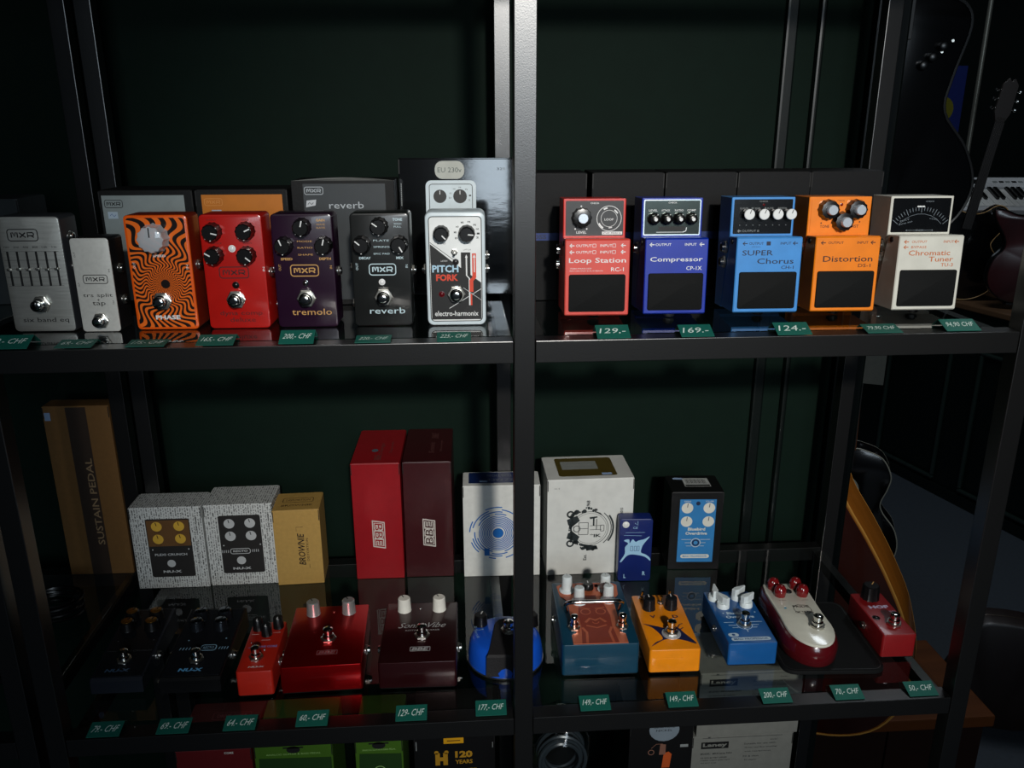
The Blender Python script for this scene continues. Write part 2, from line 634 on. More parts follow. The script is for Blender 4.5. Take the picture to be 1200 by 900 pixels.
def swirl_mat():
    m = bpy.data.materials.new('orange and black optical swirl')
    m.use_nodes = True
    nt = m.node_tree
    bs = nt.nodes['Principled BSDF']
    N = nt.nodes.new
    Lk = nt.links.new

    def mt(op, a, b_=None, c=None):
        n = N('ShaderNodeMath'); n.operation = op
        for i, v in enumerate((a, b_, c)):
            if v is None: continue
            if isinstance(v, (int, float)): n.inputs[i].default_value = v
            else: Lk(v, n.inputs[i])
        return n.outputs[0]
    tc = N('ShaderNodeTexCoord')
    sx = N('ShaderNodeSeparateXYZ'); Lk(tc.outputs['Object'], sx.inputs[0])
    x = mt('SUBTRACT', sx.outputs[0], 0.0025)
    y = mt('SUBTRACT', sx.outputs[1], 0.044)
    rad = mt('SQRT', mt('ADD', mt('MULTIPLY', x, x), mt('MULTIPLY', y, y)))
    th = mt('ARCTAN2', y, x)
    lr = mt('LOGARITHM', mt('MAXIMUM', rad, .0008), 2.718)
    far = mt('MAXIMUM', mt('SUBTRACT', rad, 0.024), 0)
    bend = mt('MULTIPLY', mt('SINE', mt('MULTIPLY', lr, 10.5)), 4.2)
    ph = mt('ADD', mt('ADD', mt('MULTIPLY', th, 36.0), bend), mt('MULTIPLY', far, -260.0))
    v = mt('SINE', ph)
    # black rings between the rings of teeth
    ring = mt('COSINE', mt('MULTIPLY', lr, 10.5))
    near = mt('LESS_THAN', rad, 0.021)
    thr = mt('MULTIPLY', mt('MULTIPLY', near, mt('ABSOLUTE', ring)), -.1)
    on = mt('GREATER_THAN', v, mt('ADD', thr, 0.0))
    on = mt('MULTIPLY', on, mt('GREATER_THAN', rad, 0.0042))
    mx = N('ShaderNodeMix'); mx.data_type = 'RGBA'
    Lk(on, mx.inputs[0])
    mx.inputs[6].default_value = (*s2l((18 / 255, 9 / 255, 8 / 255)), 1)
    mx.inputs[7].default_value = (*s2l((235 / 255, 108 / 255, 25 / 255)), 1)
    Lk(mx.outputs[2], bs.inputs['Base Color'])
    bs.inputs['Roughness'].default_value = .35
    return m


l, r_ = stand(-.374, -.316, YF, 34)
t = thing('effect_pedal', 'orange pedal with black optical swirl face, one clear knob, lettered PHASE', 'pedal', l, r_, GP)
M_ORG = mat('metallic orange enclosure', (232, 92, 18), rough=.28, coat=.5)
enclosure(t, 58, 108, 32, mat('deep red orange side', (120, 30, 12), rough=.3, coat=.4), r=4)
obj('faceplate', slab(B(), 58, 108, 4, 32, 34, 1.4, 0, 54), M_ORG, t, smooth=True)
obj('swirl_print', poly(B(), rr(53, 103, 3, 0, 54), 34.08), swirl_mat(), t, normals=False)
k = knob(t, -2, 87, 34, 13.6, 13, mat('clear acrylic', (214, 220, 226), rough=.06, trans=.35, spec=.9), 0, M_BLACKINK, name='clear_knob', flute=.1)
prints(t, 34.16, M_WHITEINK, [('t', 'SPEED', 0, 70.5, 12, 2.2, {'bold': .02}), ('t', 'PHASE', 1, 12, 23, 4.2, {'bold': .04}), ('t', 'OUT', -24, 62, 6, 2.0, {'rot': 90}), ('t', 'IN', 24.5, 60, 4, 2.0, {'rot': 90})])
footswitch(t, -2, 28, 34, 1.25, 13)
jack(t, 28.9, 60, 18, 1, .8)
jack(t, -28.9, 62, 18, -1, .8)
jack(t, -28.9, 31, 18, -1, .7)


def small_pedal(x0, x1, label, body, side, texts, ink, knobs, leds=(), logo=(0, 54, 25, 10), names=None, extra=()):
    l, r_ = stand(x0, x1, YF, 34)
    t = thing('effect_pedal', label, 'pedal', l, r_, GP)
    wd = (x1 - x0) * 1000
    enclosure(t, wd, 108, 34, body, r=4, bev=1.2)
    prints(t, 34.1, ink, badge(*logo) + list(texts))
    for kx, ky, a in knobs:
        knob(t, kx, ky, 34, 8.6, 12, M_KNOB, a, flute=.08)
        tk = B()
        for q, s in ((-140, .45), (-180, .7), (55, .5), (75, .35)):
            disc(tk, kx + 7.1 * math.sin(R(q)), ky + 7.1 * math.cos(R(q)), s, 34.0 + 11.2, 8)
        obj('dial_mark', tk, M_WHITEINK, t, normals=False)
    for lx, ly, rr_, mm in leds:
        led(t, lx, ly, 34, rr_, mm)
    footswitch(t, logo[0], 28.5, 34, 1.25, 13)
    jack(t, wd / 2 - .1, 52, 18, 1, .8)
    jack(t, -wd / 2 + .1, 55, 18, -1, .8)
    jack(t, -wd / 2 + .1, 20, 18, -1, .75)
    return t


M_DARKRED = mat('dark red ink', (58, 8, 10), rough=.5)
t = small_pedal(-.306, -.2485, 'red pedal with four black knobs beside the swirl pedal', mat('candy red enclosure', (176, 22, 16), rough=.3, coat=.5), None,
                [('t', 'dyna comp', 2, 14.5, 40, 5.5), ('t', 'deluxe', 3, 8.5, 24, 4.5), ('t', 'OUTPUT', -17, 103, 9, 1.6), ('t', 'SENS', 14, 103, 7, 1.6),
                 ('t', 'ATTACK', -14, 81.5, 9, 1.6), ('t', 'CLEAN', 14, 81.5, 8, 1.6)], M_DARKRED,
                [(-16.5, 92.5, 105), (14, 93, 65), (-17, 70.5, -60), (13, 70.5, 130)], [(-.5, 76.5, 2.6, mat('clear lens', (230, 232, 232), rough=.2)), (-.5, 42, 2.6, M_KNOB)], logo=(-1, 54, 27, 10.5))
prints(t, 34.15, M_WHITEINK, [('t', 'IN', 27, 57, 4, 2, {'rot': 90})])
M_GOLD = mat('gold ink', (196, 150, 84), rough=.5)
t = small_pedal(-.241, -.184, 'dark purple pedal with gold lettering tremolo and three black knobs', mat('dark purple enclosure', (34, 10, 34), rough=.3, coat=.5), None,
                [('t', 'tremolo', 4, 15, 38, 6), ('t', 'SPEED', -16, 66, 11, 2.4, {'bold': .03}), ('t', 'DEPTH', 20, 66, 11, 2.4, {'bold': .03}), ('t', 'OUT', -23, 58, 6, 2.2, {'rot': 90}), ('t', 'IN', 25, 58, 3, 2.2, {'rot': 90}),
                 ('t', 'GAIN', 18, 102, 8, 2.4, {'bold': .03}), ('t', 'WAVE', 18, 98, 8, 1.6), ('t', 'RATE', 18, 95, 8, 1.6), ('t', 'MODE', 2, 82.5, 14, 1.6), ('t', 'RATIO', 2, 76.5, 14, 1.6), ('t', 'SHAPE', 2, 70, 14, 1.6)], M_GOLD,
                [(1, 96, 15), (-17, 79, -20), (20, 79, 15)], [(0, 43, 2.2, M_CHROME)], logo=(0, 55, 26, 10.5))
t = small_pedal(-.168, -.1125, 'black pedal lettered reverb with pale badge and three black knobs', mat('black metallic enclosure', (22, 24, 24), rough=.32, coat=.25), None,
                [('t', 'reverb', 4, 15, 34, 6), ('t', 'DECAY', -15, 66, 11, 2.4, {'bold': .03}), ('t', 'MIX', 18, 66, 7, 2.4, {'bold': .03}), ('t', 'OUT', -23, 58, 7, 2.2, {'rot': 90}), ('t', 'IN', 24, 58, 3, 2.2, {'rot': 90}),
                 ('t', 'TONE', 17, 102, 9, 2.6, {'bold': .03}), ('t', 'PLATE', 1, 82.5, 15, 1.6), ('t', 'SPRING', 1, 76.5, 15, 1.6), ('t', 'EPIC PAD', 1, 70, 15, 1.6), ('t', 'WASH', 17, 98, 7, 1.6), ('t', 'FULL', 17, 95.3, 7, 1.6)],
                mat('pale cyan ink', (190, 214, 222), rough=.5),
                [(0, 96, -55), (-17, 79, -50), (18, 79, 150)], [(0, 43, 2.4, mat('clear lens', (230, 232, 232)))], logo=(1, 55, 25, 10.5))

# white pitch pedal
l, r_ = stand(-.098, -.041, .062, 36)
t = thing('effect_pedal', 'white framed pedal lettered PITCH FORK with two black knobs', 'pedal', l, r_, GP)
M_WB = mat('white blue enclosure', (206, 220, 226), rough=.35, coat=.3)
enclosure(t, 57, 109, 34, M_WB, r=6, bev=2.5)
b = B(); ribbon(b, rr(49.5, 100, 3.5, 0, 54.5), .8, 34.15, True); obj('face_border', b, M_BLACKINK, t, normals=False)
obj('face_print', poly(B(), rr(49, 99.5, 3, 0, 54.5), 34.1), mat('white print', (228, 232, 232), rough=.45), t, normals=False)
prints(t, 34.18, M_BLACKINK, [('p', [(-24, 6), (24, 6), (24, 42), (-3, 62), (-24, 79)]), ('t', 'BLEND', -13, 79.5, 8, 1.5), ('t', 'SHIFT', 11, 79.5, 8, 1.5),
       ('l', [(-24, 80.5), (2, 61)], .5), ('t', 'LATCH', 11, 73.5, 7, 1.3)] +
       [('t', s, 11 + 10.8 * math.sin(R(a)), 89 + 10.8 * math.cos(R(a)), 2.6, 1.7, {'bold': .03}) for s, a in (('D', -115), ('M2', -85), ('m3', -55), ('M3', -22), ('P4', 12), ('P5', 45), ('m6', 68), ('1', 92), ('2', 112))], name='face_artwork')
prints(t, 34.24, M_WHITEINK, [('t', 'electro-harmonix', 0, 12, 42, 5, {'bold': .01}), ('t', 'LATCH', -11, 63, 6, 1.4), ('l', [(-7, 17), (24, 36)], .5), ('l', [(7, 37), (24, 25)], .3),
       ('l', [(10.2, 66), (10.2, 49), (12.8, 46), (12.8, 20)], 1.3), ('p', [(8.9, 66), (11.5, 66), (10.2, 69)]), ('t', 'POWER', -24.0, 58, 6, 1.1, {'rot': 90})], name='white_print')
prints(t, 34.22, M_BLACKINK, [('p', [(5, 48), (9, 44), (14, 44), (14, 71), (5, 71)])], name='fork_shadow')
M_TOM = mat('tomato ink', (214, 66, 38), rough=.45)
prints(t, 34.26, M_TOM, [('t', 'FORK', -8.5, 47, 21, 6.5, {'bold': .04}), ('l', [(17.5, 70), (17.5, 47), (14.6, 44), (14.6, 33)], 3.8), ('l', [(14.4, 31), (14.4, 20)], 1.6)], name='red_print')
prints(t, 34.28, M_WHITEINK, [('l', [(17.6, 66), (17.6, 52)], .9), ('p', [(16.2, 66), (19, 66), (17.6, 69.5)])], name='arrow_print')
prints(t, 34.26, mat('sky ink', (170, 205, 225)), [('t', 'PITCH', -10, 55.5, 25, 7, {'bold': .03})], name='blue_print')
knob(t, -13, 89, 34, 7.7, 11, M_KNOB, 135, flute=.05)
knob(t, 11, 89, 34, 7.9, 11, M_KNOB, 95, flute=.05)
led(t, -14, 31, 34, 2.2, mat('dark red lens', (90, 14, 22), rough=.2))
led(t, 0, 62, 34, 2.4, mat('smoked lens', (40, 38, 40), rough=.3))
s_ = obj('toggle_switch', lathe(B(), 0, 0, [(0, 3.4), (1, 3.4), (1.2, 2.4), (3, 2.2)], 6), M_STEEL, t, (-.001, .0715, .034))
obj('toggle_lever', tube(B(), [(0, 0, 2.6), (0, -1.8, 8)], [.8, 1.2], 8), M_CHROME, s_, smooth=True)
footswitch(t, 0, 31, 34, 1.2, 12)
jack(t, 28.4, 66, 18, 1, .75); jack(t, 28.4, 53, 18, 1, .75)
jack(t, -28.4, 53, 18, -1, .85)

# ------------------------------------------------------------------ the compact pedals of the upper right shelf
def boss(x0, x1, yf, label, body, lid, panelm, ink, face, name_lines, knobs, yaw=-1.5, side_jacks=1, screw=None, rim=None, lean=2.5):
    wd = (x1 - x0) * 1000 / .955
    T = 73.5
    l, r_ = stand(x0, x1, yf, T, yaw, lean, ZU + .0012)
    t = thing('effect_pedal', label, 'pedal', l, r_, GP)
    t.scale = (.955, .955, .955)
    # wedge body with knob panel, profile in (v, w)
    prof = [(2, 0), (120, 0), (120, 42), (80, 42), (78, 40), (4, 24), (2, 22)]
    b = B()
    loft(b, [[(x, v, z) for v, z in inset(prof, 0 if abs(x) < wd / 2 - .5 else .8)] for x in (-wd / 2, -wd / 2 + .8, wd / 2 - .8, wd / 2)])
    obj('housing', b, body, t)
    obj('rubber_base', slab(B(), wd - 1, 116, 2, -1.2, 0.05, .2, 0, 61), M_RUBBER, t)
    # lid: raised foot plate, thicker towards the top
    prof = [(5, 27), (80.5, 45), (81.5, 68), (80, 70), (5, 70), (3.5, 68), (3.5, 29)]
    b = B()
    loft(b, [[(x, v, z) for v, z in inset(prof, 0 if abs(x) < wd / 2 + .2 else .9)] for x in (-wd / 2 - .6, -wd / 2 + .3, wd / 2 - .3, wd / 2 + .6)])
    obj('pedal_plate', b, lid, t)
    obj('rubber_pad', slab(B(), wd - 7, 38, 2, 69.9, 72.2, .7, 0, 27), M_RUBBER, t, smooth=True)
    obj('hinge_screw', lathe(B(), 0, 0, [(0, 3), (1, 3)], 12), M_KNOB, t, (-wd / 2000 - .0006, .076, .054), (0, -PI / 2, 0))
    obj('battery_screw', lathe(B(), 0, 0, [(0, 4), (2, 4), (2, 6), (5.2, 6), (5.6, 5.4)], 16, .06), screw or M_KNOB, t, (0, .004, .048), (PI / 2 + R(10), 0, 0), smooth=True)
    obj('knob_panel', slab(B(), wd - 5, 35.5, 1, 41.95, 42.5, .1, 0, 100.2, bot=0), panelm, t)
    if rim:
        b = B(); frame(b, 0, 100.2, wd - 5, 35.5, 1, 1.0, 42.6); obj('panel_border', b, rim, t, normals=False)
    b = B()
    pr = [('t', s, x, y, w_, h_, kw) for s, x, y, w_, h_, kw in name_lines]
    for sx in (0, 1):
        pass
    prints(t, 70.08, ink, pr + face)
    for kx, ky, kind in knobs:
        if kind == 'silver':
            k = obj('knob', lathe(B(), 0, 0, [(0, 11), (1, 11), (9, 9.6), (9.6, 6)], 24, .08), M_KNOB, t, (kx / 1000, ky / 1000, .0425), smooth=True)
            obj('knob_cap', lathe(B(), 0, 0, [(9, 5.6), (15, 5.2), (15.5, 4.8)], 20, .03), mat('spun aluminium', (196, 206, 216), rough=.3, metal=.35), k, smooth=True)
        elif kind == 'white':
            k = obj('knob', lathe(B(), 0, 0, [(0, 5), (7, 4.6)], 20, .08), M_KNOB, t, (kx / 1000, ky / 1000, .0425), smooth=True)
            obj('knob_cap', lathe(B(), 0, 0, [(7, 5.5), (9, 5.5), (9.5, 5)], 22), mat('silver white cap', (225, 228, 228), rough=.4), k, smooth=True)
            b = B(); box(b, -.35, .35, 1, 5, 9.5, 9.7); obj('pointer', b, M_BLACKINK, k, rot=(0, 0, -R(20)))
        else:
            k = obj('knob', lathe(B(), 0, 0, [(0, 6.6), (3, 6.6), (4, 5.2), (12, 4.6), (12.6, 3.6)], 22, .08), M_KNOB, t, (kx / 1000, ky / 1000, .0425), smooth=True)
            obj('knob_cap', lathe(B(), 0, 0, [(12.4, 2.0), (13.4, 1.8)], 14), mat('silver white cap', (225, 228, 228), rough=.4), k, smooth=True)
            b = B(); box(b, -.4, .4, 3.4, 6, 4, 5); obj('pointer', b, M_WHITEINK, k, rot=(0, 0, -R(40)))
    if side_jacks:
        jack(t, -wd / 2 + .1, 68, 32, -1, 1.15)
        if side_jacks > 1:
            jack(t, -wd / 2 + .1, 52, 29, -1, 1.15)
    return t


def arrow(x, y, s=2.4):
    return [('l', [(x - s, y), (x + s, y)], .9), ('l', [(x - s * .1, y + s * .75), (x - s, y), (x - s * .1, y - s * .75)], .9)]


BK = dict(bold=.008)
M_BRED = mat('matt red paint', (206, 40, 30), rough=.4, coat=.2)
M_PANEL = mat('charcoal panel', (24, 27, 31), rough=.45)
M_INKW = M_WHITEINK
t = boss(.0372, .0990, .058, 'red compact pedal lettered Loop Station with one silver-capped knob', M_BRED, mat('lighter red paint', (214, 72, 60), rough=.42, coat=.2), M_PANEL, M_INKW,
         arrow(-26, 75) + arrow(26, 75) + arrow(-26, 68.5) + arrow(26, 68.5) + [('f', -3.5, 75, 3.2, 3.2, .4, .4), ('f', 16.5, 75, 3.2, 3.2, .4, .4), ('f', -3.5, 68.5, 3.2, 3.2, .4, .4), ('f', 16.5, 68.5, 3.2, 3.2, .4, .4)],
         [('OUTPUT', -14, 75, 16, 2.6, BK), ('INPUT', 8.5, 75, 12, 2.6, BK), ('OUTPUT', -14, 68.5, 16, 2.6, BK), ('INPUT', 8.5, 68.5, 12, 2.6, BK),
          ('Loop Station', 0, 59.5, 58, 6.4, BK), ('RC-1', 20.5, 51, 13, 4, BK), ('STEREO PHRASE LOOP', -17, 52, 22, 1.3, {}), ('RECORDING & PLAYBACK', -11, 49.6, 34, 1.0, {})],
         [(-13.5, 101, 'silver')], side_jacks=2)
prints(t, 72.25, mat('embossed black', (14, 15, 16), rough=.75, spec=.2), [('t', 'BOSS', 2, 38, 40, 6, {'bold': .04}), ('f', -21, 38, 5, 5, .5, .8)], name='embossed_lettering')
prints(t, 42.6, M_INKW, [('t', 'CHECK', 0, 115.5, 9, 1.6, BK), ('t', 'LEVEL', -13.5, 86, 10.5, 2.6, BK), ('d', -14, 112.5, .8), ('d', -20, 89.5, .8), ('d', -8, 89.5, .8), ('t', 'LOOP', 15, 99, 9.5, 2.2, BK),
       ('a', 15, 100, 12.4, 13, {'a0': 0, 'a1': 360}), ('a', 15, 100, 8.2, 8.6, {'a0': 0, 'a1': 360}), ('a', 15, 100, 10, 11.6, {'a0': 100, 'a1': 122}), ('a', 15, 100, 9.4, 10.8, {'a0': 30, 'a1': 58}), ('a', 15, 100, 10.6, 12.2, {'a0': 205, 'a1': 238}),
       ('a', 15, 100, 9, 10, {'a0': 268, 'a1': 290}), ('b', 8, 29, 83.6, 86.6)], name='panel_lettering')
prints(t, 42.7, M_BLACKINK, [('t', 'STOP: PRESS 2x', 18.5, 85.1, 19, 1.5, BK)], name='panel_small_print')

t = boss(.1155, .1762, .059, 'deep blue compact pedal lettered Compressor with four black knobs', mat('royal blue paint', (5, 44, 160), rough=.4, coat=.3), mat('royal blue paint', (14, 52, 178)), mat('dark mirror panel', (62, 70, 66), rough=.18, metal=.6), M_INKW,
         arrow(-25.5, 75) + arrow(25.5, 75), [('OUTPUT', -14, 75, 16, 2.6, BK), ('INPUT', 14, 75, 12, 2.6, BK), ('Compressor', 0, 59.5, 54, 6.0, BK), ('CP-1X', 18.5, 51, 16, 3.8, BK)],
         [(-19.5, 99, 'black'), (-6.5, 99, 'black'), (6.5, 99, 'black'), (19.5, 99, 'black')], screw=M_STEEL, rim=mat('silver border', (200, 215, 225), rough=.3, metal=.8))
prints(t, 72.25, MATS['embossed black'], [('t', 'BOSS', 2, 38, 40, 6, {'bold': .04}), ('f', -21, 38, 5, 5, .5, .8)], name='embossed_lettering')
prints(t, 42.7, M_INKW, [('t', s, x, 107.5, 9, 2.0, BK) for s, x in (('LEVEL', -20), ('ATTACK', -7), ('RATIO', 7), ('COMP', 20))] + [('t', 'CHECK', 0, 115.3, 9, 1.6, BK), ('l', [(-16, 85.2), (12, 85.2)], .5), ('l', [(12, 85.2), (15, 86.4), (15.6, 90)], .9)], name='panel_lettering')
b = B(); box(b, -14, 14, 87, 91, 42.5, 42.75); obj('meter_window', b, M_HOLE, t)

M_LB = mat('sky blue paint', (66, 142, 214), rough=.38, coat=.3)
M_DBI = mat('navy ink', (14, 30, 62), rough=.5)
t = boss(.2060, .2698, .059, 'light blue compact pedal lettered SUPER Chorus with four white-capped knobs', M_LB, M_LB, mat('glossy black panel', (9, 11, 14), rough=.2), M_DBI,
         arrow(-25.5, 75) + arrow(26.5, 75) + [('b', -3.5, .8, 73, 77)], [('OUTPUT', -14, 75, 15, 2.6, BK), ('INPUT', 16.5, 75, 11, 2.6, BK), ('SUPER', -12, 65.5, 32, 5.4, BK), ('Chorus', 7, 57, 38, 5.6, BK), ('CH-1', 20, 50.5, 13, 3.4, BK), ('(MONO)', -14, 71.5, 9, 1.3, {})],
         [(-17, 103, 'white'), (-1.5, 103, 'white'), (13, 103, 'white'), (27, 103, 'white')], side_jacks=2)
prints(t, 42.6, M_GREYINK, [('t', s, x, 108.8, 9, 1.6) for s, x in (('E.LEVEL', -20), ('EQ', -8), ('RATE', 6), ('DEPTH', 20))] + [('t', 'CHECK', 0, 115.8, 9, 1.4), ('t', 'OUTPUT B', -12, 85.5, 18, 2.2)] + arrow(-24, 85.5, 1.8) + [('d', -24 + i * 7, 91.5, .45) for i in range(8)], name='panel_lettering')
led(t, 0, 112.3, 42.5, .9)

M_BO = mat('bright orange paint', (240, 130, 18), rough=.38, coat=.3)
M_BRN = mat('dark brown ink', (60, 26, 10), rough=.5)
t = boss(.2845, .3481, .058, 'orange compact pedal lettered Distortion with three silver-capped knobs', M_BO, M_BO, M_BO, M_BRN,
         arrow(-26, 75) + arrow(26, 75), [('OUTPUT', -13, 75, 16, 2.6, BK), ('INPUT', 15, 75, 11.5, 2.6, BK), ('Distortion', 1, 58.5, 52, 6.0, BK), ('DS-1', 19, 51.5, 13, 3.6, BK)],
         [(-13.5, 107, 'silver'), (16, 107, 'silver'), (2.5, 94.5, 'silver')], side_jacks=1)
prints(t, 42.6, M_BRN, [('t', 'TONE', -15, 89.5, 10, 3, BK), ('t', 'DIST', 17, 89.5, 9, 3, BK), ('t', 'LEVEL', 1, 103.5, 7, 2, BK), ('t', 'CHECK', 0, 116, 8, 1.4), ('d', -15, 115.6, .8), ('d', 15, 115.6, .8), ('d', -19, 93, .8), ('d', -8, 93, .8), ('d', 22, 94, .8)], name='panel_lettering')
led(t, 1, 112, 42.5, 1.2)

M_BW = mat('cream white paint', (212, 212, 202), rough=.4, coat=.3)
M_BOI = mat('orange brown ink', (196, 104, 50), rough=.5)
t = boss(.3690, .4332, .058, 'white compact tuner pedal lettered Chromatic Tuner with a black meter window', M_BW, M_BW, mat('glossy black panel', (9, 11, 14), rough=.2), M_BOI,
         arrow(-26.5, 75) + arrow(26.5, 75) + arrow(-26.5, 69.5), [('OUTPUT', -13, 75, 16, 2.6, BK), ('INPUT', 18, 75, 11, 2.6, BK), ('BYPASS', -13, 69.5, 16, 2.6, BK), ('Chromatic', -1, 63.5, 44, 5.4, BK), ('Tuner', 12, 57, 26, 5.2, BK), ('TU-3', 19, 51, 13, 3.6, BK)],
         [], side_jacks=2)
items = []
for i in range(21):
    a = R(142 - 104 * i / 20)
    r0, r1 = (33, 37) if i % 5 else (31, 38)
    items.append(('l', [(r0 * math.cos(a), 72 + r0 * math.sin(a)), (r1 * math.cos(a), 72 + r1 * math.sin(a))], .45))
items += [('a', 0, 72, 29.5, 29.8, {'a0': 40, 'a1': 140}), ('t', 'CHECK', 8, 114.5, 9, 1.4), ('t', 'FLAT', -17, 95, 10, 1.2, {'rot': 12}), ('t', 'GUITAR  BASS', -16, 92, 15, 1.2, {'rot': 14}), ('t', 'ACCU PITCH', 14, 96, 9, 1.2, {'rot': -12}), ('l', [(-14, 84.5), (14, 84.5)], .3), ('t', 'STREAM', 0, 84.5, 8, 1.5), ('d', -14, 84.5, .6), ('d', 14, 84.5, .6)]
prints(t, 42.6, mat('pale meter ink', (120, 130, 138)), items, name='meter_scale')
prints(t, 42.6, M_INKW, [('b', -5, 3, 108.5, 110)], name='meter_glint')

# ------------------------------------------------------------------ packing boxes
def carton(label, x0, x1, yf, h, d, z, m, yaw=-1.0, group=None, flap=True, side=None, lidm=None, cat='box', lean=0, bev=.7):
    wd = (x1 - x0) * 1000
    t = thing('packing_box', label, cat, ((x0 + x1) / 2, yf, z + .0004), (-R(lean), 0, R(yaw)), group)
    t['w'] = wd
    b = B(); box(b, -wd / 2, wd / 2, 0, d, 0, h, bev=bev, seg=2)
    obj('carton', b, m, t)
    if flap:
        b = B(); slab(b, wd - .6, d - .8, 3, h - .05, h + .7, .3, 0, d / 2, bot=0); obj('lid_flap', b, lidm or m, t)
        b = B()
        for sx in (-1, 1):
            box(b, sx * (wd / 2 - .9) - .5, sx * (wd / 2 - .9) + .5, -.25, .1, h - 16, h - .8)
        obj('tuck_slit', b, M_HOLE, t)
    return t


def face(t, items, m, name='lettering', h=None, z=.35):
    """flat print on the front face (u across, v up)"""
    o = prints(t, z, m, items, name)
    o.rotation_euler = (PI / 2, 0, 0)
    return o


def top(t, items, m, h, name='lettering', z=1.0):
    o = prints(t, z, m, items, name)
    o.location = (0, 0, h / 1000)
    return o


def fpart(t, bm, m, name, loc=(0, 0), z=0.2, smooth=False):
    """part with relief on the front face"""
    return obj(name, bm, m, t, (loc[0] / 1000, -z / 1000, loc[1] / 1000), (PI / 2, 0, 0), smooth=smooth)


GB = 'packing boxes at the back of the upper shelf'
M_BKBOX = mat('matt black card', (14, 15, 16), rough=.55, spec=.25, bump=.1, scale=300)
M_BKBOX2 = mat('charcoal card', (15, 16, 18), rough=.6, spec=.2, bump=.1, scale=300)
M_STICK = mat('pale blue price sticker', (172, 190, 205), rough=.5)
t = carton('black box with a silver panel behind the slider and swirl pedals', -.436, -.3405, .172, 122, 60, ZU, M_BKBOX, -1, GB)
face(t, [('b', -44.5, 39, 8, 117.5)], mat('silver panel print', (140, 150, 150), rough=.45, metal=.1), 'panel_print')
face(t, badge(-33, 109, 18, 7.5), M_BLACKINK, z=.45)
face(t, [('b', -40, -30, 94, 101)], M_STICK, 'price_sticker', z=.5)
face(t, [('l', [(-38, 97), (-36, 99), (-34, 96), (-32, 98)], .5)], mat('blue pen', (60, 80, 150)), 'pen_mark', z=.6)
t = carton('black box with an orange panel behind the red pedal', -.339, -.244, .173, 122, 60, ZU, M_BKBOX, -1, GB)
face(t, [('b', -41, 42, 8, 117.5)], mat('orange panel print', (192, 112, 22), rough=.45), 'panel_print')
face(t, badge(-29, 110, 18, 7), mat('light orange ink', (214, 140, 66)), z=.45)
face(t, [('b', -31.5, -21.5, 95, 102)], M_STICK, 'price_sticker', z=.5)
face(t, [('l', [(-29, 98), (-27, 100), (-25, 97), (-24, 99)], .5)], mat('blue pen', (60, 80, 150)), 'pen_mark', z=.6)
t = carton('charcoal box lettered reverb behind the black reverb pedal', -.2395, -.133, .170, 131, 58, ZU, M_BKBOX, -1, GB, flap=False)
# bowed half open lid edge
b = B()
loft(b, [[(-53 + 106 * i / 12, y, 131 + 3.2 * math.sin(PI * i / 12) + dz) for i in range(13)] + [(53 - 106 * i / 12, y + 1, 131 + dz) for i in range(13)] for y, dz in ((.5, 0), (3, 0))])
obj('lid_flap', b, mat('grey card edge', (96, 98, 96), rough=.6), t)
face(t, [('b', -41, 44, 6, 128)], mat('slate panel print', (46, 52, 56), rough=.5), 'panel_print')
face(t, badge(-30, 121, 19, 7.5) + [('t', 'reverb', 3, 106, 36, 7)], mat('pale grey ink', (178, 186, 192)), z=.45)
face(t, [('p', [(-39, 104), (-29, 106), (-28, 112), (-38, 111)])], mat('white sticker', (190, 195, 200)), 'price_sticker', z=.5)
face(t, [('l', [(-37, 107), (-35, 109), (-33, 107), (-31, 109)], .6)], M_BLACKINK, 'pen_mark', z=.6)
# big glossy carton behind the white pedal
M_GLB = mat('glossy laminated black card', (12, 13, 14), rough=.09, spec=1.0, coat=1.0, bump=.16, scale=25, stretch=(1, 1, 3))
t = carton('glossy black box with a printed white pedal and EU 230v sticker, behind the white pedal', -.131, -.0055, .200, 148, 58, ZU + .0034, M_GLB, -3.0, GB, bev=.9, lean=3.0)
face(t, [('p', rr(32, 19, 8, -7, 136))], mat('off white sticker', (176, 180, 172), rough=.5), 'voltage_sticker', z=.4)
face(t, [('t', 'EU 230v', -7, 136, 26, 5.2)], mat('green grey ink', (60, 78, 72)), z=.5)
face(t, [('p', rr(55, 106, 6, -6, 72))], M_WB, 'printed_pedal', z=.3)
face(t, [('f', -6, 72, 47, 98, 3, .7), ('d', -18, 108, 7.2), ('d', 4, 108, 7.5), ('t', 'PITCH FORK', -6, 70, 30, 6)] +
     [('t', s, 4 + 11 * math.sin(R(a)), 108 + 9.5 * math.cos(R(a)), 2.4, 1.6) for s, a in (('D', -100), ('M2', -70), ('M3', -35), ('P4', 0), ('P5', 40), ('1', 85), ('2', 115))], M_BLACKINK, 'printed_knobs', z=.45)
face(t, [('l', [(-18, 110), (-18, 114)], .8), ('l', [(4, 110), (4, 114)], .8)], M_WHITEINK, 'printed_pointers', z=.55)
face(t, [('t', '325', 49, 137, 9, 2.6), ('t', '-----------', -60, 110, 24, 1, {'rot': 90})], M_GREYINK, z=.5)
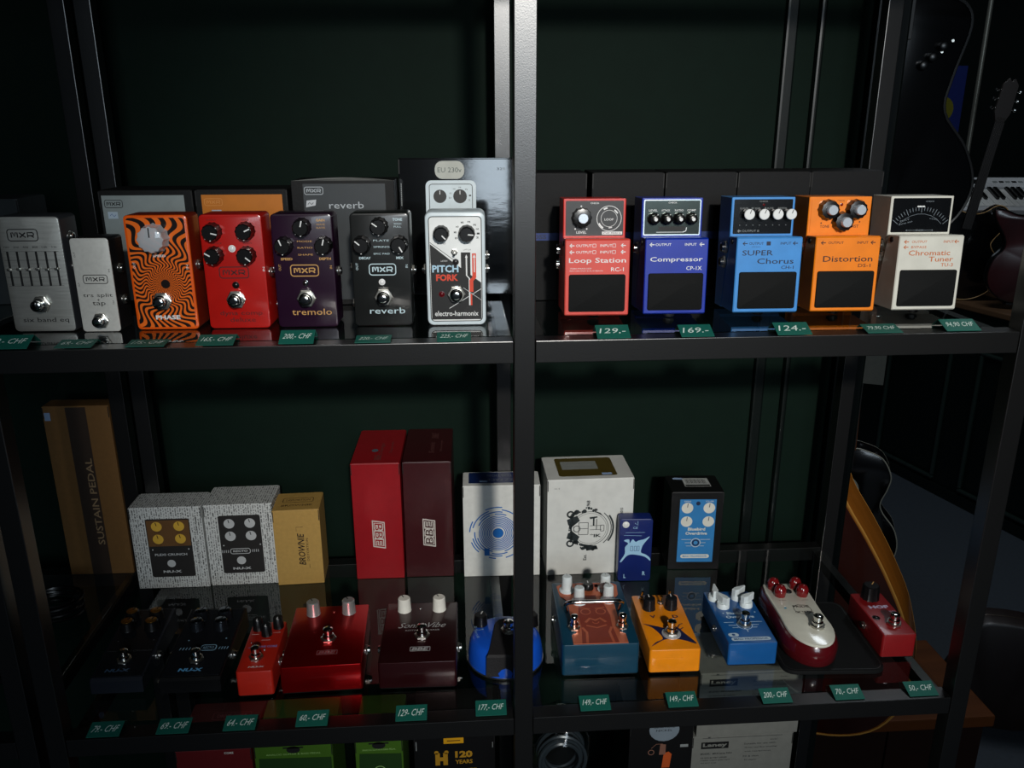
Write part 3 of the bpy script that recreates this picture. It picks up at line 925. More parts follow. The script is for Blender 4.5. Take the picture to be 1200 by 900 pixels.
# five matt black cartons of the right bay
for i, (a, c, what) in enumerate(((.0005, .0715, 'behind the red pedal beside the centre post'), (.077, .1553, 'between the red and the deep blue pedals'), (.1568, .2353, 'behind the deep blue pedal'), (.2365, .317, 'behind the light blue pedal'), (.3178, .3985, 'behind the orange pedal, rightmost of the row'))):
    t = carton('plain black box with a blue stripe, ' + what, a, c, .1755 + .0004 * i, 136.5, 62, ZU, M_BKBOX2, -.6, GB)
    wd = t['w']
    face(t, [('b', -wd / 2 + .8, wd / 2 - .8, 66, 74)], mat('royal blue stripe', (10, 44, 110), rough=.5), 'stripe_print')
    face(t, [('t', 'BOSS', -wd / 2 + 18, 70, 20, 5, {'bold': .04})], mat('darker blue ink', (8, 26, 70)), z=.45)
# box at the far left, other unit
t = carton('small grey box on the neighbouring shelf at the far left edge', -.600, -.530, .20, 112, 60, ZU, mat('grey card', (66, 72, 74), rough=.6), -1)

# ---- lower shelf boxes
GL = 'packing boxes at the back of the lower shelf'


def newsprint():
    m = bpy.data.materials.new('pale box with dense small print')
    m.use_nodes = True
    nt = m.node_tree
    bs = nt.nodes['Principled BSDF']
    tc = nt.nodes.new('ShaderNodeTexCoord')
    br = nt.nodes.new('ShaderNodeTexBrick')
    mp = nt.nodes.new('ShaderNodeMapping')
    mp.inputs['Rotation'].default_value = (PI / 2, PI / 2, 0)
    mp.inputs['Scale'].default_value = (1, 1, 1)
    nt.links.new(tc.outputs['Object'], mp.inputs[0])
    nz = nt.nodes.new('ShaderNodeTexNoise')
    nz.inputs['Scale'].default_value = 420
    nz.inputs['Detail'].default_value = 2
    nt.links.new(tc.outputs['Object'], nz.inputs['Vector'])
    sx = nt.nodes.new('ShaderNodeSeparateXYZ')
    nt.links.new(tc.outputs['Object'], sx.inputs[0])
    cb = nt.nodes.new('ShaderNodeCombineXYZ')
    ad = nt.nodes.new('ShaderNodeMath')
    ad.operation = 'ADD'
    nt.links.new(sx.outputs[1], ad.inputs[0]); nt.links.new(sx.outputs[2], ad.inputs[1])
    nt.links.new(ad.outputs[0], cb.inputs[0]); nt.links.new(sx.outputs[0], cb.inputs[1])
    nt.links.new(cb.outputs[0], br.inputs['Vector'])
    br.inputs['Scale'].default_value = 1.0
    br.inputs['Brick Width'].default_value = 0.014
    br.inputs['Row Height'].default_value = 0.0031
    br.inputs['Mortar Size'].default_value = 0.0007
    br.inputs['Color1'].default_value = (.05, .05, .05, 1)
    br.inputs['Color2'].default_value = (.30, .30, .30, 1)
    br.inputs['Mortar'].default_value = (.62, .64, .62, 1)
    mr = nt.nodes.new('ShaderNodeMapRange')
    mr.inputs[1].default_value, mr.inputs[2].default_value = .47, .56
    nt.links.new(nz.outputs['Fac'], mr.inputs[0])
    mx = nt.nodes.new('ShaderNodeMix'); mx.data_type = 'RGBA'
    nt.links.new(mr.outputs[0], mx.inputs[0])
    nt.links.new(br.outputs['Color'], mx.inputs[6])
    mx.inputs[7].default_value = (.60, .62, .60, 1)
    nt.links.new(mx.outputs[2], bs.inputs['Base Color'])
    bs.inputs['Roughness'].default_value = .55
    return m


M_NEWS = newsprint()
t = carton('light print-patterned box showing a brown pedal with four yellow knobs', -.506, -.4125, .290, 119, 45, ZL, M_NEWS, -.5, GL)
face(t, [('p', rr(57, 86, 3, 1.5, 60))], mat('dark printed pedal', (40, 38, 37), rough=.45), 'printed_pedal')
face(t, [('b', -26, 29, 63, 101)], mat('brown print', (104, 72, 40), rough=.45), 'printed_panel', z=.45)
face(t, [('d', x, y, 7) for x in (-13, 16) for y in (92, 73.5)], mat('mustard ink', (212, 168, 60)), 'printed_knobs', z=.55)
face(t, [('l', [(x, y + 1), (x - 1, y + 6)], 1) for x in (-13, 16) for y in (92, 73.5)] + [('t', w_, x, y, 8, 1.3) for x, y, w_ in ((-13, 83.5, 'VOLUME'), (16, 83.5, 'DRIVE'), (-13, 65, 'TONE'), (16, 65, 'GAIN'))], M_BLACKINK, 'printed_pointers', z=.65)
face(t, [('t', 'PLEXI CRUNCH', 1, 50.5, 42, 3.4, {'bold': .02}), ('d', 0, 37, 5.5), ('t', 'NU-X', 0, 25, 24, 3.6, {'bold': .04}), ('d', -22, 58, .9), ('d', 25, 58, .9)], mat('light grey ink', (188, 190, 190)), z=.5)
for s, x, y, ww, rt in (('Analog Chorus', 37, 52, 34, 90), ('Fast Curve', 38, 96, 22, 90), ('A', -33, 96, 3, 0), ('C', -32, 42, 3, 0), ('P', -31, 11, 3, 0), ('G', 22, 110, 3, 0), ('A', 8, 112, 3, 0)):
    face(t, [('t', s, x, y, ww, 3.2, {'rot': rt})], M_BLACKINK, z=.5)
t = carton('light print-patterned box showing a black pedal with four white knobs', -.4105, -.321, .292, 119, 58, ZL, M_NEWS, .6, GL)
face(t, [('p', rr(55, 86, 3, .5, 61))], mat('dark printed pedal', (40, 38, 37), rough=.45), 'printed_pedal')
face(t, [('d', x, y, 7) for x in (-13, 14) for y in (92, 73.5)] + [('d', -2, 37, 6), ('t', 'NU-X', -2, 25, 24, 3.6, {'bold': .04}), ('f', -2, 51, 26, 7.5, 3, .9), ('t', 'RECTO', -2, 51, 19, 3, {'bold': .03}), ('d', -23, 60, .9), ('d', 25, 60, .9)] +
     [('l', [(s * q - 2, 49), (s * q - 2, 53)], .8) for s in (-1, 1) for q in (16, 18.5, 21, 23.5)], mat('light grey ink', (188, 190, 190)), z=.5)
face(t, [('l', [(x, y + 1), (x - 1, y + 6)], 1) for x in (-13, 14) for y in (92, 73.5)], M_BLACKINK, 'printed_pointers', z=.65)
for s, x, y, ww, rt in (('Analog Chorus', 37, 52, 34, 90), ('Fast Curve', 38, 96, 22, 90), ('C', -32, 42, 3, 0), ('P', -31, 12, 3, 0), ('G', 10, 112, 3, 0), ('A', -3, 112, 3, 0)):
    face(t, [('t', s, x, y, ww, 3.2, {'rot': rt})], M_BLACKINK, z=.5)
t = carton('small kraft yellow box with sideways black lettering', -.3205, -.259, .287, 110.5, 54, ZL, mat('kraft yellow card', (176, 140, 72), rough=.65, bump=.2, scale=200), 2.2, GL)
face(t, [('t', 'BROWNIE', 4, 53, 46, 9, {'rot': 90, 'shear': .2, 'bold': .015}), ('t', 'DISTORTION', 12, 52, 34, 3, {'rot': 90}), ('l', [(-1, 80), (-1, 86), (8, 86)], .5), ('l', [(13, 30), (13, 24)], .5)], mat('dark brown print', (40, 30, 22)))
top(t, [('f', 0, 30, 40, 13, 2, .8), ('t', 'DISTORTION', 0, 30, 32, 5), ('t', 'BROWNIE', 0, 14, 40, 5)], mat('dark brown print', (40, 30, 22)), 110.5)

for x0, x1, lab, col, flip, ytop in ((-.2155, -.1505, 'tall bright red box with sideways outlined white lettering', (142, 18, 26), -90, 0), (-.1475, -.0825, 'tall dark maroon box with sideways outlined white lettering', (56, 14, 18), 90, 0)):
    t = carton(lab, x0, x1, .294, 171, 124, ZL, mat(lab.split()[1] + ' card', col, rough=.35, bump=.1, scale=80), -1.2, GL)
    wh = mat('pale print', (202, 196, 188))
    face(t, [('p', [(-8, 49), (9, 46), (9, 86), (-8, 89)])], wh, 'logo_outline', z=.3)
    cm = t.children[0].data.materials[0]
    face(t, [('p', [(-6.8, 50.4), (7.8, 48), (7.8, 84.6), (-6.8, 87)])], cm, 'logo_field', z=.4)
    face(t, [('t', 'BBE', .5, 67.5, 34, 13, {'rot': flip, 'bold': .07, 'shear': .12, 'space': .95})], wh, 'logo_letters', z=.5)
    face(t, [('t', 'BBE', .5, 67.5, 32.5, 10.5, {'rot': flip, 'bold': .0, 'shear': .12, 'space': 1.0})], cm, 'logo_inner', z=.6)
    top(t, [('t', 'BBE', 8 if flip > 0 else 2, 95 if flip > 0 else 20, 18, 9, {'rot': 90, 'shear': .2}), ('t', 'Sonic' if flip > 0 else 'Orange', 5, 50, 40, 7, {'rot': 90, 'shear': .3}), ('t', 'Stomp' if flip > 0 else 'Squash', 18, 55, 40, 4, {'rot': 90})], mat('dim pink print', (96, 60, 58)), 171)
    if flip < 0:
        top(t, [('d', -4, 44, 5.5, {'sx': .8})], mat('grey blue sticker', (84, 98, 110)), 171, 'round_sticker', z=1.1)

M_WHT = mat('white card', (206, 208, 204), rough=.5, bump=.08, scale=120)
t = carton('white box printed with blue concentric circles behind the centre post', -.0682, .0362, .289, 136, 46, ZL, M_WHT, -1.3, GL)
M_BP = mat('cyan blue ink', (18, 96, 172))
it = [('d', -5, 66, 7.5)]
for i, r in enumerate((9.5, 11.7, 13.9, 16.1, 18.3, 20.5, 22.7, 25)):
    it.append(('a', -5, 66, r, r + 1.15, {'seg': 48}))
rnd = random.Random(4)
for r in (28, 31.2, 34.4, 38):
    a = rnd.uniform(0, 60)
    while a < 400:
        ln = rnd.uniform(25, 70) if r < 36 else rnd.uniform(10, 38)
        it.append(('a', -5, 66, r, r + 1.6, {'a0': a, 'a1': a + ln, 'seg': 48}))
        a += ln + rnd.uniform(12, 40)
it.append(('b', -24, -17, 32, 43))
face(t, it, M_BP, 'circle_print')
top(t, [('b', -44, 44, 8, 43)], mat('dark blue ink', (16, 38, 88)), 136, 'blue_panel')
top(t, [('t', 'FUZZ FACE', 4, 18, 46, 7, {'rot': 180}), ('t', 'DISTORTION', 4, 32, 46, 7, {'rot': 180})], M_GREYINK, 136, z=1.15)
top(t, [('p', rr(11, 6, 2.5, -24, 13))], mat('pale sticker', (150, 175, 210)), 136, 'round_sticker', z=1.3)

t = carton('large white box with a round black engraving, right of the centre post', .0455, .1635, .286, 143, 80, ZL, mat('cool white card', (204, 206, 202), rough=.5), .4, GL)
it = [('a', 0, 70, 25, 25.7, {'seg': 40}), ('a', 0, 70, 22.6, 23, {'seg': 40}), ('a', 0, 70, 29, 30.2, {'a0': -50, 'a1': 50}), ('a', 0, 70, 31, 33.5, {'a0': -38, 'a1': 36, 'seg': 60})]
for i in range(34):
    a = R(75 + 210 * i / 33)
    rr_ = 28.5 + rnd.uniform(-2.5, 3.5)
    it.append(('d', rr_ * math.cos(a), 70 + rr_ * math.sin(a), rnd.uniform(1.2, 3.6), {'seg': 7, 'sx': rnd.uniform(.6, 1.3)}))
for y in (48, 92):
    it += [('a', -27, y, 3, 5.4), ('d', -20, y + 2, 3.2, {'seg': 9})]
it += [('a', -18, 70, 4, 5, {}), ('a', -18, 70, 7, 9.5, {'a0': 110, 'a1': 250}), ('p', [(-32, 56), (-18, 50), (-14, 58), (-24, 66), (-30, 64)]), ('p', [(-32, 84), (-18, 90), (-14, 82), (-24, 74), (-30, 76)]),
       ('p', [(-12, 47), (10, 43), (12, 38), (-4, 36), (-6, 42), (-13, 44)]), ('p', [(2, 98), (14, 93), (18, 88), (8, 94)]),
       ('f', -9, 70, 13, 18, .5, .8), ('l', [(-15, 70), (-3, 70)], .7), ('p', [(0, 84), (10, 86), (10, 88), (-1, 87)]), ('l', [(5, 86), (5, 74)], 2.2), ('l', [(0, 74), (16, 74)], .7), ('l', [(0, 68), (16, 68)], .6), ('l', [(9, 84), (9, 68)], 1), ('f', 17, 70, 5, 9, 1, .8),
       ('t', '*IK', 8, 59, 16, 5, {'bold': .03}), ('t', 'Est.', -6, 26, 9, 4.5, {'rot': 90, 'bold': .02}), ('t', '1968', -3, 107, 10, 5, {'rot': 90, 'bold': .03}), ('t', '2015', 43, 95, 9, 4, {'rot': 90, 'bold': .03}), ('t', 'no. 2', -46, 131, 7, 2)]
face(t, it, mat('charcoal engraving ink', (38, 46, 48)), 'round_engraving')
top(t, [('p', rr(80, 62, 4, -2, 41))], mat('olive bronze label', (78, 66, 22), rough=.4), 143, 'bronze_label', z=.9)
top(t, [('p', rr(50, 28, 1, -10, 46))], mat('silver label', (138, 142, 138), rough=.4), 143, 'white_label', z=1.05)
top(t, [('t', 'SERIAL No. 0417', -10, 52, 40, 5), ('t', 'MADE IN ENGLAND', -10, 42, 40, 4), ('l', [(-30, 36), (10, 36)], .8)], M_GREYINK, 143, z=1.2)
top(t, [('p', rr(14, 7, 2, 24, 15))], mat('pale sticker', (150, 175, 210)), 143, 'price_sticker', z=1.2)

# black carton with printed blue pedal
t = carton('black box printed with a light blue pedal with four cream knobs', .2165, .2885, .287, 118, 56, ZL, mat('black card', (12, 12, 13), rough=.45, spec=.3), -3.5, GL)
face(t, [('b', -24, 26, 12, 108)], mat('print blue', (44, 118, 176), rough=.45), 'printed_pedal')
face(t, [('d', x, y, 8) for x in (-13.5, 16.5) for y in (95, 74.5)] + [('t', 'Bluebird', 1, 63, 24, 4.6, {'bold': .03}), ('t', 'Overdrive', 1, 56.5, 30, 4.6, {'bold': .03}), ('p', rr(40, 6, 3, 1, 21)), ('a', 1, 42, 6, 6.8), ('l', [(-19, 47), (-5, 47)], .5), ('l', [(7, 47), (21, 47)], .5),
     ('l', [(-14, 42), (-6, 42)], .5), ('l', [(8, 42), (15, 42)], .5), ('l', [(-12, 37), (-5, 37)], .5), ('l', [(7, 37), (13, 37)], .5), ('t', 'DRIVE', -13.5, 105, 9, 2), ('t', 'VOLUME', 16.5, 105, 11, 2)], mat('cream ink', (206, 206, 196)), z=.45)
face(t, [('d', 1, 102, 3), ('d', 1, 42, 5)] + [('l', [(x, y + 1), (x + .6, y + 7)], .9) for x in (-13.5, 16.5) for y in (95, 74.5)], mat('navy ink', (14, 30, 62)), 'printed_details', z=.55)
face(t, [('t', 'MAD PROFESSOR', 1, 21, 34, 3, {'bold': .02}), ('d', 1, 42, 3)], mat('print blue 2', (60, 130, 186)), z=.6)
top(t, [('b', -14, 22, 18, 46)], mat('white barcode label', (176, 180, 178)), 118, 'barcode_label', z=.9)
top(t, [('l', [(-10 + i * 1.8, 28), (-10 + i * 1.8, 42)], [.5, 1.0, .7][i % 3]) for i in range(16)] + [('b', -13, 21, 19, 24)], M_BLACKINK, 118, 'barcode', z=1.0)
top(t, [('p', rr(14, 6, 2.5, -20, 44))], mat('pale sticker', (150, 175, 210)), 118, 'price_sticker', z=1.1)

# sustain pedal carton on the neighbouring unit
t = carton('tall kraft brown box lettered SUSTAIN PEDAL on a dark band, far left', -.614, -.5285, .334, 247, 28, ZL, mat('kraft brown card', (122, 86, 42), rough=.7, bump=.2, scale=150), -1)
face(t, [('b', -13, 13, .5, 246)], mat('dark brown band', (52, 38, 28), rough=.6), 'band_print')
face(t, [('t', 'SUSTAIN PEDAL', 6, 110, 128, 9, {'rot': 90, 'bold': .01})], mat('faded tan ink', (150, 126, 96)), z=.45)
face(t, [('b', -40.5, -33, 228, 239)], mat('pale sticker', (150, 175, 210)), 'price_sticker', z=.5)
# coils of black cable in front of it
for i, (x, y, lab) in enumerate(((-.590, .235, 'coil of thin black cable in front of the kraft brown box, left one'), (-.575, .115, 'coil of thin black cable near the front left corner of the lower shelf'))):
    t = thing('cable_coil', lab, 'cable', (x, y, ZL + .0008))
    P = []
    for k in range(150):
        a = k * .33
        rr_ = 30 + 5 * math.sin(a * .37 + i)
        P.append((rr_ * math.cos(a), rr_ * .8 * math.sin(a), 2.4 + k * .17 + 1.6 * math.sin(a * 1.7)))
    obj('cable', tube(B(), P, 2.0, 6), M_KNOB, t, smooth=True)
    b = B(); box(b, 26, 34, -4, 4, 2, 30, bev=1.5); obj('cable_tie', b, M_RUBBER, t)


# ------------------------------------------------------------------ lower shelf pedals lying flat
GQ = 'effect pedals lying on the lower shelf'


def lie(x0, w_, y, yaw=0, z=ZL):
    """front left corner and width -> root location"""
    c = math.cos(R(yaw))
    return (x0 + w_ / 2000 * c, y + w_ / 2000 * math.sin(R(yaw)), z + .0022), (0, 0, R(yaw))


def feet(t, w_, l_):
    for x in (-w_ / 2 + 8, w_ / 2 - 8):
        for y in (9, l_ - 9):
            obj('rubber_foot', lathe(B(), 0, 0, [(-2.0, 3.2), (-1.6, 3.8), (.05, 4)], 10), M_RUBBER, t, (x / 1000, y / 1000, 0))


def nux(x0, label, body, kmat, logom, lean, y0, w_=56, kbody=None):
    kbody = kbody or M_KNOB
    l, r_ = lie(x0, w_, y0, lean)
    t = thing('effect_pedal', label, 'pedal', l, r_, GQ)
    b = B()
    prof = [(0, 2), (0, 17), (3, 20), (118, 32), (121, 30), (121, 2)]
    loft(b, [[(x, v, z) for v, z in inset(prof, q)] for x, q in ((-w_ / 2, -.8), (-w_ / 2 + 1, 0), (w_ / 2 - 1, 0), (w_ / 2, -.8))])
    obj('enclosure', b, body, t)
    feet(t, w_, 121)
    ang = math.atan(12 / 115)
    f = obj('faceplate', slab(B(), w_ - 4, 112, 2, 0, .7, .3, 0, 58), mat('black gloss faceplate', (22, 24, 28), rough=.22), t, (0, .002, .0199), (ang, 0, 0))
    zz = lambda v: 20.6 + (v - 3) * 12 / 115
    for x in (-15, 13):
        for v in (100, 82):
            knob(t, x, v, zz(v), 8.6, 11, kbody, 20, M_KNOB, flute=.05, cap=kmat)
    footswitch(t, 0, 28, zz(28), 1.15, 14)
    p_ = prints(t, 0, logom, [('t', 'NU-X', -2, 12, 26, 5, {'bold': .05, 'shear': .2})])
    p_.location = (0, 0, .0213); p_.rotation_euler = (ang, 0, 0)
    jack(t, -w_ / 2 + .1, 50, 14, -1, .9)
    jack(t, w_ / 2 - .1, 50, 14, 1, .9)
    return t, ang


t, ang = nux(-.479, 'dark pedal with four bronze-gold knobs, leftmost on the lower shelf', mat('dark slate enclosure', (26, 30, 38), rough=.35), mat('bronze gold knob', (150, 104, 38), rough=.25, metal=.8), mat('dull blue ink', (60, 84, 110)), 0, .067)
p_ = prints(t, 0, mat('dull grey ink', (70, 72, 74)), [('t', 'PLEXI CRUNCH', 8, 43, 34, 3), ('l', [(-24, 43), (-14, 43)], .5), ('d', -18, 60, .8), ('d', 22, 60, .8)])
p_.location = (0, 0, .0213); p_.rotation_euler = (ang, 0, 0)
t, ang = nux(-.404, 'black pedal with four mirror-chrome knobs between the bronze-knobbed and the mini red pedal', mat('black gloss enclosure', (14, 15, 17), rough=.3), mat('dark chrome knob', (120, 126, 132), rough=.15, metal=1), mat('bright blue ink', (96, 170, 220)), -1, .063, 66, mat('smoked chrome', (70, 76, 84), rough=.2, metal=.9))
p_ = prints(t, 0, mat('light blue ink', (140, 180, 205)), [('f', 8, 47, 17, 9, 3, 1), ('t', 'RECTO', 8, 47, 12, 4)] + [('l', [(q, 44), (q + 1, 48)], .9) for q in (-24, -20.5, -17, -13.5, -10, 20, 23, 26, 29)] + [('d', -18, 60, .9), ('d', 24, 62, .9)])
p_.location = (0, 0, .0213); p_.rotation_euler = (ang, 0, 0)
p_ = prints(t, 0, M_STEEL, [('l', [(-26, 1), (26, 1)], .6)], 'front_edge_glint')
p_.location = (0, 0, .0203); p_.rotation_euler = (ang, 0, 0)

# mini red
l, r_ = lie(-.3180, 39, .053, 1)
t = thing('effect_pedal', 'narrow mini red pedal with three black knobs', 'pedal', l, r_, GQ)
enclosure(t, 39, 94, 32, mat('warm red paint', (176, 34, 20), rough=.35, coat=.2), r=3)
feet(t, 37, 92)
for x, y in ((-11, 80), (12, 82), (1, 68)):
    knob(t, x, y, 32, 6.2, 14, M_KNOB, 180)
led(t, 4, 38, 32, 1.2, M_CHROME); led(t, -13, 52, 32, .8, M_CHROME)
prints(t, 32.1, M_WHITEINK, [('t', 'NU-X', 1, 8, 17, 2.6, {'bold': .04, 'shear': .2}), ('l', [(-3, 57), (7, 57)], .6), ('l', [(-16, 69), (-8, 69)], .6), ('l', [(8, 71), (16, 71)], .6)])
prints(t, 32.1, mat('lilac ink', (150, 130, 190)), [('t', 'DRIVE CORE', 5, 44.5, 24, 4, {'bold': .05}), ('b', -15, -6, 43, 44)], name='model_lettering')
footswitch(t, -2, 23, 32, 1.1, 15)
jack(t, 19.4, 38, 16, 1, .8); jack(t, -19.4, 38, 16, -1, .8)


def wide(x0, label, body, inkm, km, y0, extra, h=34, yaw=0, w_=88, L_=118, kx=(-21, 21), kh=17, kr=8.2):
    l, r_ = lie(x0, w_, y0, yaw)
    t = thing('effect_pedal', label, 'pedal', l, r_, GQ)
    enclosure(t, w_, L_, h, body, r=2.5, bev=1.0)
    feet(t, w_, L_)
    for x in kx:
        knob(t, x, L_ - 15, h, kr, kh, km, -30, M_BLACKINK if km is not M_CHROME else M_HOLE, flute=.02)
    prints(t, h + .1, inkm, extra)
    footswitch(t, 3, 48, h, 1.25, 15)
    jack(t, w_ / 2 - .1, 48, 18, 1); jack(t, -w_ / 2 + .1, 48, 18, -1)
    return t


M_CRED = mat('candy red metal', (176, 8, 14), rough=.3, coat=.3, metal=.9)
t = wide(-.271, 'wide candy red pedal with two silver knobs and a bright red front', M_CRED, mat('dull pink ink', (150, 80, 84)), mat('silver knob', (200, 202, 200), rough=.3, metal=.7), .054,
         [('f', 4, 24, 22, 7.5, .6, .8), ('t', 'BBE', 4, 24, 18, 5.5, {'bold': .04, 'shear': .3}), ('d', 3, 104, 1.2)], yaw=1.4)
led(t, 3, 104, 34, 1.5)
t = wide(-.1655, 'wide dark maroon pedal with two white knobs and script lettering', mat('maroon black metal', (46, 10, 14), rough=.3, coat=.5, metal=.4), mat('silver grey ink', (176, 176, 176)), mat('white knob', (224, 222, 212), rough=.4), .055,
         [('f', 2, 24, 22, 7.5, .6, .8), ('t', 'BBE', 2, 24, 18, 5.5, {'bold': .04, 'shear': .3}), ('t', 'Sonic Vibe', 3, 70, 54, 10, {'shear': .45}), ('t', 'ROTARY SPEAKER', 3, 60, 40, 2.6)], yaw=-1, w_=86)
led(t, -2, 104, 34, 1.2, M_CHROME)

# round blue fuzz
t = thing('effect_pedal', 'round blue pedal with black centre wedge, partly behind the centre post', 'pedal', (-.0225, .106, ZL + .0004), (0, 0, R(-3)), GQ)
M_FB = mat('glossy azure paint', (20, 84, 200), rough=.3, coat=.4)
obj('base_plate', lathe(B(), 0, 0, [(0, 43.5), (2, 44.5), (3.2, 44.5)], 48), M_STEEL, t, smooth=True)
obj('round_housing', lathe(B(), 0, 0, [(3.2, 43.5), (9, 43.8), (24, 41.5), (30, 38.5), (32, 35), (32.6, 10)], 56), M_FB, t, smooth=True)
wed = [(-22, -43), (22, -43), (14, 16), (9, 24), (0, 27), (-9, 24), (-14, 16)]
b = B(); loft(b, [[(x, y, 5) for x, y in wed], [(x, y, 30 if y < -20 else 33) for x, y in inset(wed, 1)], [(x, y, 33 if y < -20 else 37) for x, y in inset(wed, 3)]])
obj('centre_wedge', b, mat('black wrinkle paint', (24, 23, 26), rough=.7, bump=.5, scale=500), t)
footswitch(t, 4, -1, 36.5, 1.3, 13)
for x in (-29, 31):
    knob(t, x, 20, 31, 8.4, 14, M_KNOB, 20, flute=.05, label=None)
b = B()
for i, ch in enumerate('DUNLOP'):
    a = R(205 - i * 8); txt(b, ch, 35 * math.cos(a), 35 * math.sin(a) + 8, 3, 2.8, 32.8, rot=math.degrees(a) - 90)
for i, ch in enumerate('FUZZ FACE'):
    if ch != ' ':
        a = R(112 - i * 5.6); txt(b, ch, 33 * math.cos(a), 33 * math.sin(a), 2.6, 3, 32.8, rot=math.degrees(a) - 90)
txt(b, 'VOLUME', -30, 7, 10, 2, 32.8, rot=10); txt(b, 'FUZZ', 31, 7, 8, 2, 32.8, rot=-10)
obj('lettering', b, mat('pale blue ink', (160, 200, 230)), t, normals=False)

# teal workshop style pedal with copper face
w_ = 87
l, r_ = lie(.0390, w_, .063, -1)
t = thing('effect_pedal', 'large teal pedal with copper ape-face plate, white knobs and a chrome bar', 'pedal', l, r_, GQ)
M_TEAL = mat('teal blue paint', (12, 58, 80), rough=.35, coat=.3)
enclosure(t, w_, 132, 41, M_TEAL, r=3, bev=1.2)
feet(t, w_, 132)
cp = [(-31, 1), (31, 1), (31, 18), (25, 22), (24, 34), (28, 40), (28, 88), (36, 100), (38, 122), (30, 128), (-30, 128), (-38, 122), (-36, 100), (-28, 88), (-28, 40), (-24, 34), (-25, 22), (-31, 18)]
obj('copper_plate', oslab(B(), cp, 40.95, 41.7, .2), mat('pinkish copper plate', (198, 106, 72), rough=.35, metal=.35), t)
M_RUST = mat('rust red print', (132, 42, 18), rough=.45)
prints(t, 41.75, M_RUST, [('p', [(-21, 1.5), (21, 1.5), (18, 34), (19, 56), (15, 82), (-15, 82), (-19, 56), (-18, 34)]), ('b', -8, 8, 82, 100), ('b', 10, 30, 108, 124), ('b', -14, 14, 118, 126)], name='ape_print')
prints(t, 41.8, mat('pinkish copper plate', (198, 106, 72)), [('l', [(-15, 2), (-13, 22), (-17, 32)], 3), ('l', [(15, 2), (13, 22), (17, 32)], 3), ('l', [(-12, 42), (-6, 50), (0, 46), (6, 50), (12, 42)], 3.4), ('l', [(-12, 36), (0, 31), (12, 36)], 2.2), ('a', -9, 64, 5, 6.2), ('a', 9, 64, 5, 6.2), ('l', [(-15, 73), (-3, 70)], 1.4), ('l', [(15, 73), (3, 70)], 1.4), ('a', 0, 43, 3, 4.2, {'a0': 180, 'a1': 360})], name='ape_face')
prints(t, 41.85, M_RUST, [('b', -12, 12, 1.5, 20)], name='ape_mouth')
M_WK = mat('white knob plastic', (214, 224, 226), rough=.35)
for x, y in ((-26, 112), (-14, 86), (22, 112), (22, 88)):
    k = obj('knob', lathe(B(), 0, 0, [(0, 9.6), (1.2, 9.6), (3, 6.9), (19, 6.2), (20.5, 4.8)], 24, .02), M_WK, t, (x / 1000, y / 1000, .0417), smooth=True)
    b = B(); box(b, -.35, .35, 1, 5.8, 20.3, 20.7); obj('pointer', b, M_GREYINK, k)
knob(t, 1, 116, 41.7, 7, 7, M_KNOB, 0, name='chicken_head_knob')
P = [(-32, 66, 41.5), (-33.5, 60, 54), (-31, 54, 61), (-24, 51, 63.5), (0, 51, 63.5), (24, 51, 63.5), (31, 54, 61), (33.5, 60, 54), (32, 66, 41.5)]
obj('chrome_bar', tube(B(), crom(P, 5, False), 2.6, 10), M_CHROME, t, smooth=True)
for x in (-27, 29):
    footswitch(t, x, 30, 41.7, 1.0, 18)
jack(t, -w_ / 2 + .1, 80, 22, -1, .8)

# orange ray pedal
l, r_ = lie(.1380, 58.5, .061, -1)
t = thing('effect_pedal', 'bright orange pedal with a dark blue manta ray print and two knobs', 'pedal', l, r_, GQ)
enclosure(t, 58.5, 114, 31, mat('amber orange paint', (236, 140, 16), rough=.3, coat=.4), r=3, bev=1.6)
feet(t, 58, 113)
for x in (-13, 14):
    k = knob(t, x, 84, 31, 8, 15, mat('black chrome knob', (40, 42, 46), rough=.2, metal=.6), 0, flute=.03)
for x, n in ((-18, 104), (16, 104), (3, 92)):
    s_ = obj('toggle_switch', lathe(B(), 0, 0, [(0, 3.6), (1.6, 3.6), (1.8, 2.6), (4, 2.4)], 6), M_CHROME, t, (x / 1000, n / 1000, .031))
    obj('toggle_lever', tube(B(), [(0, 0, 3.4), (.6, -1.2, 12)], [.9, 1.5], 8), M_CHROME, s_, smooth=True)
ray = crom([(-27, 52), (-12, 46), (-2, 42), (6, 44), (12, 43), (18, 30), (27, 10), (14, 17), (4, 20), (-6, 20), (-14, 16), (-26, 7), (-19, 15), (-10, 21), (-12, 32), (-18, 44)], 4)
prints(t, 31.1, mat('dark ray blue', (24, 26, 70), rough=.45), [('p', ray), ('l', [(12, 42), (16, 48), (20, 50)], 1.4), ('l', [(14, 38), (19, 42)], 1.4), ('t', 'V', -12, 66, 7, 6, {'bold': .03}), ('t', 'D', 15, 65, 7, 6, {'bold': .03})], name='ray_print')
obj('washer', lathe(B(), 0, 0, [(0, 11), (1, 11), (1.2, 10.5)], 28), mat('white washer', (214, 214, 216), rough=.3, metal=.5), t, (.002, .030, .031), smooth=True)
footswitch(t, 2, 30, 32, 1.15, 17)

